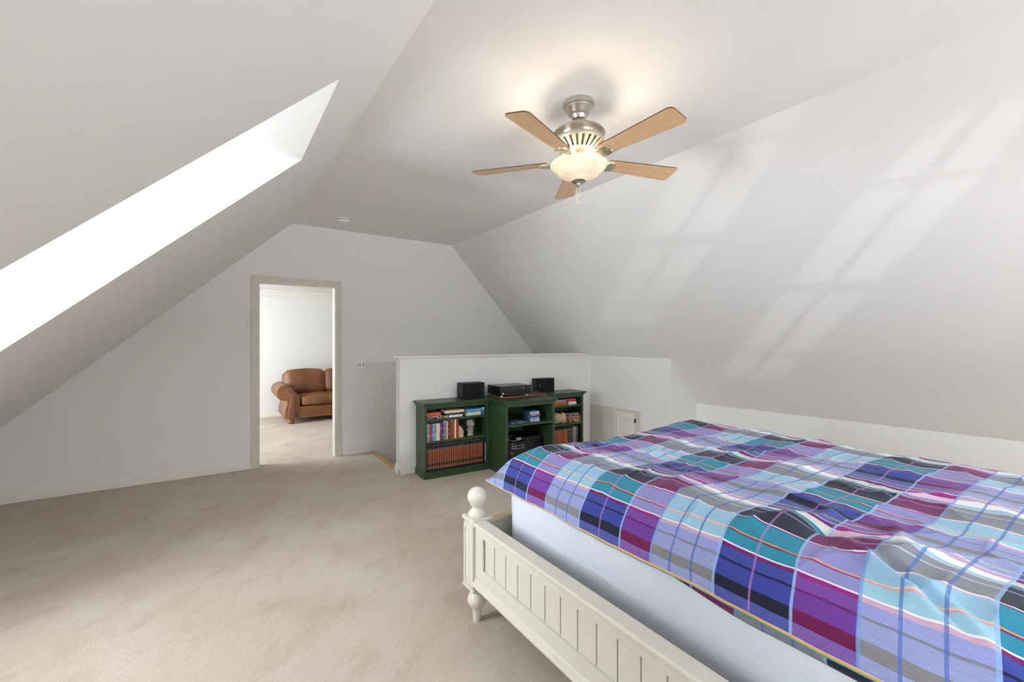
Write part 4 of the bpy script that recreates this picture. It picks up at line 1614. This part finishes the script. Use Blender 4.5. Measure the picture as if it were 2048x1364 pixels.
# lettering on the spine: local z of the book runs along its length, x is its thickness
tx = text_mesh('Irish Works', 0.036, M['plastic'], bA, (0, -0.0034, 0.085), (0, 0, 0), sx=0.95)
tx.matrix_local = Matrix.Translation((0.0, -0.0034, 0.085)) @ Matrix(((0, -1, 0, 0), (0, 0, -1, 0), (1, 0, 0, 0), (0, 0, 0, 1))) @ Matrix.Diagonal((0.9, 1, 1, 1))
brn = mat_cover('ribbed_tan_leather', (160, 90, 48), (206, 150, 90), 0.66, 0.5, 0.35, bands=[(0, (120, 66, 36)), (0.02, (168, 96, 50)), (0.235, (196, 136, 84)), (0.240, (20, 22, 36)), (0.262, (0, 0, 0))])
w8 = 0.238 / 9
b8 = book('tan ribbed leather volume in the short matching row low beside the bed', w8 - 0.0012, 0.18, 0.247, brn, 1.757 + w8 / 2, VF + 0.022, 0.068, group='short leather row by the bed', name='leather_volume')
for k in range(1, 9):
    r = b8.copy()
    COL.objects.link(r)
    r.matrix_world = Matrix.Translation(hw(1.757 + w8 * (k + .5), VF + 0.022 + 0.002 * math.sin(k * 1.7), 0.068)) @ Matrix.Rotation(-AH, 4, 'Z')
    for ch in list(b8.children):
        c = ch.copy()
        COL.objects.link(c)
        c.parent = r
for (a, b, h, col, ink, lab) in ((2.002, 2.036, 0.245, (56, 58, 62), (150, 130, 110), 'charcoal mottled book right after the short leather row'),
                                 (2.037, 2.056, 0.236, (38, 48, 40), (90, 100, 80), 'thin dark green book between the charcoal and pale grey ones'),
                                 (2.058, 2.086, 0.250, (96, 110, 104), (130, 140, 140), 'sage grey book on the bottom shelf by the access panel'),
                                 (2.087, 2.118, 0.262, (136, 134, 142), (170, 168, 176), 'tall pale grey book on the bottom shelf by the access panel'),
                                 (2.119, 2.150, 0.266, (96, 44, 84), (150, 140, 150), 'mulberry book at the end of the bottom row by the access panel')):
    book(lab, b - a - 0.001, 0.17, h, mat_cover('cover_%s' % lab[:9], col, ink, 0.58, 0.6, 0.5), (a + b) / 2, VF + 0.02, 0.068, tilt=0.0)
# hidden part of this shelf row is behind the projecting bookcase

# --------------------------------------------------- stereo on top
def speaker(label, u, v, yaw, w, h, d, badge_x, badge_rot):
    sp = thing('loudspeaker', label, 'loudspeaker', hw(u, v, HB), -AH + yaw)
    MB().box(0, w, 0.012, d, 0.0, h).build('cabinet', M['blackmatte'], sp, bevel=0.003)
    gm = MB()
    pts = [(0.002, 0.012)]
    for k in range(9):
        t = k / 8
        pts.append((0.002 + (w - 0.004) * t, 0.004 - 0.010 * math.sin(math.pi * t)))
    pts.append((w - 0.002, 0.012))
    gm.poly_prism(pts, 0.003, h - 0.003, 'z')
    gm.build('grille', M['grille'], sp, bevel=0.002)
    bdg = MB().box(-0.008, 0.008, -0.0015, 0.001, -0.003, 0.003).build('badge', M['silver'], sp, bevel=0.0005)
    t = badge_x / w
    bdg.location = (badge_x, 0.003 - 0.010 * math.sin(math.pi * t) - 0.0008, h * 0.52)
    bdg.rotation_euler = (0, badge_rot, 0)
    return sp


speaker('black loudspeaker at the stair end of the bookcases, away from the receiver board', 0.632, -0.185, 0.0, 0.262, 0.166, 0.155, 0.236, 1.3)
speaker('black loudspeaker behind the end of the wooden board, nearer the bed', 1.630, -0.125, -0.05, 0.262, 0.168, 0.105, 0.045, 1.3)

M['wood'] = mat_mottle('brown_board_wood', (126, 82, 52), (104, 64, 40), 8, 0.35, stretch=(1, 10, 1))
bo = MB()
outl = []
cx_, cy_, hx, hy, rc = 1.295, -0.225, 0.335, 0.195, 0.12
for (sx_, sy_, a0) in ((1, 1, 0), (-1, 1, 90), (-1, -1, 180), (1, -1, 270)):
    for k in range(7):
        a = math.radians(a0 + 15 * k)
        outl.append((sx_ * (hx - rc) + rc * math.cos(a), sy_ * (hy - rc) + rc * math.sin(a)))
bo.poly_prism(outl, 0.004, 0.019, 'z')
boo = bo.build('serving_board', M['wood'], bevel=0.003)
boo.matrix_world = Matrix.Translation(hw(cx_, cy_, HB)) @ Matrix.Rotation(-AH, 4, 'Z')
for sx_ in (-1, 1):
    MB().box(sx_ * 0.2 - 0.02, sx_ * 0.2 + 0.02, -0.12, 0.12, 0.0, 0.0045).build('batten', M['wood'], boo)
tag(boo, 'brown wooden board with rounded corners under the stereo receiver', 'board')

rc_ = thing('stereo_receiver', 'black stereo receiver with silver feet standing on the wooden board', 'stereo receiver', hw(0.972, -0.395, HB + 0.019), -AH)
MB().box(0, 0.40, 0.008, 0.29, 0.014, 0.112).build('body', mat_mottle('black_metal_case', (26, 24, 23), (20, 19, 19), 8, 0.28, metal=0.2), rc_, bevel=0.003)
fp_ = MB().box(0, 0.40, 0.0, 0.008, 0.012, 0.112).build('front_panel', M['black'], rc_, bevel=0.002)
MB().box(0.07, 0.27, -0.002, 0.0, 0.070, 0.094).build('display', mat_mottle('smoky_display', (52, 44, 38), (44, 38, 34), 5, 0.12), fp_)
for (x, z, r) in ((0.03, 0.035, 0.011), (0.33, 0.055, 0.009), (0.375, 0.045, 0.008), (0.07, 0.038, 0.006), (0.09, 0.038, 0.006)):
    MB().lathe([(0, 0), (r, 0), (r * .9, 0.012), (0, 0.012)], 20, mtx=Matrix.Translation((x, 0, z)) @ Matrix.Rotation(math.pi / 2, 4, 'X')).build('knob', M['silver'] if r == 0.011 else M['blackmatte'], fp_, smooth=40)
for k in range(10):
    MB().box(0.11 + 0.018 * k, 0.123 + 0.018 * k, -0.003, 0, 0.040, 0.046).build('button', M['blackmatte'], fp_)
for (x, z) in ((0.055, 0.083), (0.29, 0.087), (0.29, 0.077), (0.30, 0.087), (0.30, 0.077), (0.02, 0.085), (0.375, 0.085)):
    MB().box(x - 0.004, x + 0.004, -0.003, 0, z - 0.0025, z + 0.0025).build('button', M['silver'], fp_)
for x in (0.035, 0.355):
    for y in (0.03, 0.25):
        MB().lathe([(0, 0), (0.017, 0), (0.017, 0.010), (0.015, 0.014), (0, 0.014)], 20, x, y).build('foot', M['silver'] if y < 0.1 else M['black'], rc_, smooth=40)

# ------------------------------------------------------------------ SOFA in the next room
def mat_leather():
    m = NT('distressed_brown_leather')
    v = m.coord('Object')
    f = m.noise(v, 3.5, 4, 0.6)
    g_ = m.noise(v, 14, 5, 0.65)
    a = m.ramp(f, [(0.32, (0, 0, 0, 1)), (0.68, (1, 1, 1, 1))])
    c = m.mix(a, lin((100, 62, 36)), lin((150, 98, 54)))
    b_ = m.ramp(g_, [(0.4, (0, 0, 0, 1)), (0.75, (1, 1, 1, 1))])
    c = m.mix(m.math('MULTIPLY', b_, 0.45), c, lin((92, 54, 40)))
    m.color(c)
    m.bump(m.noise(v, 60, 3), 0.15, 0.003)
    return m.set(0.42, 0, 0.5)


M['leather'] = mat_leather()
M['leather_dk'] = mat_mottle('dark_brown_leather', (128, 82, 62), (104, 66, 52), 10, 0.45)
M['brass'] = mat_mottle('antique_nailheads', (206, 180, 140), (180, 150, 110), 30, 0.35, metal=0.7)
sofa = thing('sofa', 'brown distressed leather sofa with rolled arm in the room beyond the doorway', 'sofa', (0.0, 8.0, 0.0))
SW = 2.95           # outer right end x
DP = 0.92           # depth
MB().box(1.13, SW - 0.30, 0.03, 0.10, 0.090, 0.285).build('front_rail', M['leather'], sofa, bevel=0.012, seg=3)
MB().box(1.05, SW - 0.2, 0.09, DP - 0.03, 0.10, 0.27).build('seat_deck', M['leather_dk'], sofa)


def cushion(x0, x1, y0, y1, z0, z1, r, name, puff=0.03, par=None, seed=0.0, rot=None):
    b = MB()
    bmesh.ops.create_cube(b.bm, size=2.0)
    bmesh.ops.subdivide_edges(b.bm, edges=b.bm.edges[:], cuts=11, use_grid_fill=True)
    h = Vector(((x1 - x0) / 2, (y1 - y0) / 2, (z1 - z0) / 2))
    c = Vector(((x0 + x1) / 2, (y0 + y1) / 2, (z0 + z1) / 2))
    for v in b.bm.verts:
        t = v.co.copy()
        p = Vector([a * hh for a, hh in zip(t, h)])
        q = Vector([max(-hh + r, min(hh - r, a)) for a, hh in zip(p, h)])
        d = p - q
        if d.length > r:
            p = q + d.normalized() * r
        k = (1 - t.x ** 2) * (1 - t.y ** 2) * (1 - t.z ** 2)
        f = [(1 - t.y ** 2) * (1 - t.z ** 2), (1 - t.x ** 2) * (1 - t.z ** 2), (1 - t.x ** 2) * (1 - t.y ** 2)]
        p += Vector((t.x * f[0], t.y * f[1], t.z * f[2])) * puff
        p += p.normalized() * 0.008 * noise.noise(p * 6 + Vector((seed, 0, 0)))
        if rot:
            p = rot @ p
        v.co = c + p
    return b.build(name, M['leather'], par or sofa, smooth=180)


for i, (x0, x1) in enumerate(((1.19, 1.90), (1.91, SW - 0.34))):
    cushion(x0, x1, 0.0, 0.66, 0.292, 0.455, 0.04, 'seat_cushion', 0.022, seed=i)
rk = Matrix.Rotation(math.radians(-12), 3, 'X')
for i, (x0, x1) in enumerate(((1.00, 1.655), (1.665, 2.30), (2.31, SW - 0.15))):
    cushion(x0 + 0.005, x1, 0.50, 0.72, 0.43, 0.865, 0.07, 'back_cushion', 0.03, seed=3 + i * 2, rot=rk)
MB().box(0.99, SW - 0.13, 0.72, DP, 0.10, 0.80).build('back_frame', M['leather'], sofa, bevel=0.05, seg=4, smooth=60)


def arm(mir):
    def X(x):
        return (SW + 0.81 - x) if mir else x
    # scroll outline (x,z)
    out = []
    cx0, cz0, r0 = 0.945, 0.525, 0.132
    for k in range(15):          # from the lower outer side round over the top to the inner side
        a = math.radians(250 - k * 17.5)
        out.append((cx0 + r0 * math.cos(a), cz0 + r0 * math.sin(a)))
    out += [(1.12, 0.515), (1.165, 0.46), (1.175, 0.38), (1.165, 0.28), (1.140, 0.18), (1.125, 0.095), (0.945, 0.095), (0.930, 0.12), (0.932, 0.20), (0.955, 0.30), (0.975, 0.36), (0.960, 0.395)]
    b = MB()
    b.poly_prism([(X(x), z) for x, z in out], 0.02, DP - 0.08, 'y')
    a_ = b.build('arm', M['leather'], sofa, bevel=0.014, seg=3, smooth=50)
    # carved front pilaster
    fr_ = [(0.975, 0.590), (1.02, 0.600), (1.060, 0.575), (1.085, 0.52), (1.092, 0.45), (1.085, 0.36), (1.075, 0.27), (1.072, 0.18), (1.085, 0.10), (0.995, 0.10), (0.990, 0.18), (1.00, 0.27), (1.02, 0.35), (1.025, 0.42), (1.010, 0.49), (0.985, 0.53), (0.955, 0.56)]
    f = MB()
    f.poly_prism([(X(x), z) for x, z in fr_], -0.012, 0.022, 'y')
    fo = f.build('front_panel', M['leather_dk'], a_, bevel=0.010, seg=3, smooth=50)
    pts = []
    for (p, q) in zip(fr_, fr_[1:] + fr_[:1]):
        L = math.hypot(q[0] - p[0], q[1] - p[1])
        for t in range(max(1, int(L / 0.016))):
            f_ = t / max(1, int(L / 0.016))
            pts.append((p[0] + (q[0] - p[0]) * f_, p[1] + (q[1] - p[1]) * f_))
    nm = MB()
    for (x, z) in pts:
        nm.sphere((X(x), -0.004, z), 0.0055, (1, 0.8, 1), 1)
    no = nm.build('nailheads', M['brass'], a_)
    no['kind'] = 'stuff'
    MB().lathe([(0, 0.0), (0.032, 0.0), (0.045, 0.014), (0.052, 0.035), (0.050, 0.055), (0.040, 0.068), (0.034, 0.075), (0.044, 0.084), (0.046, 0.096), (0, 0.096)], 28, X(1.04), 0.07).build('foot', mat_mottle('turned_foot_wood', (150, 92, 52), (128, 76, 42), 10, 0.3), sofa, smooth=50)
    MB().lathe([(0, 0.0), (0.032, 0.0), (0.05, 0.035), (0.034, 0.075), (0.046, 0.096), (0, 0.096)], 20, X(1.04), DP - 0.12).build('foot', M['oak'], sofa, smooth=50)


arm(False)
arm(True)
nr = MB()
x = 1.12
while x < SW - 0.32:
    nr.sphere((x, 0.028, 0.100), 0.0065, (1, 0.7, 1), 1)
    x += 0.0175
nro = nr.build('nailheads', M['brass'], sofa)
nro['kind'] = 'stuff'
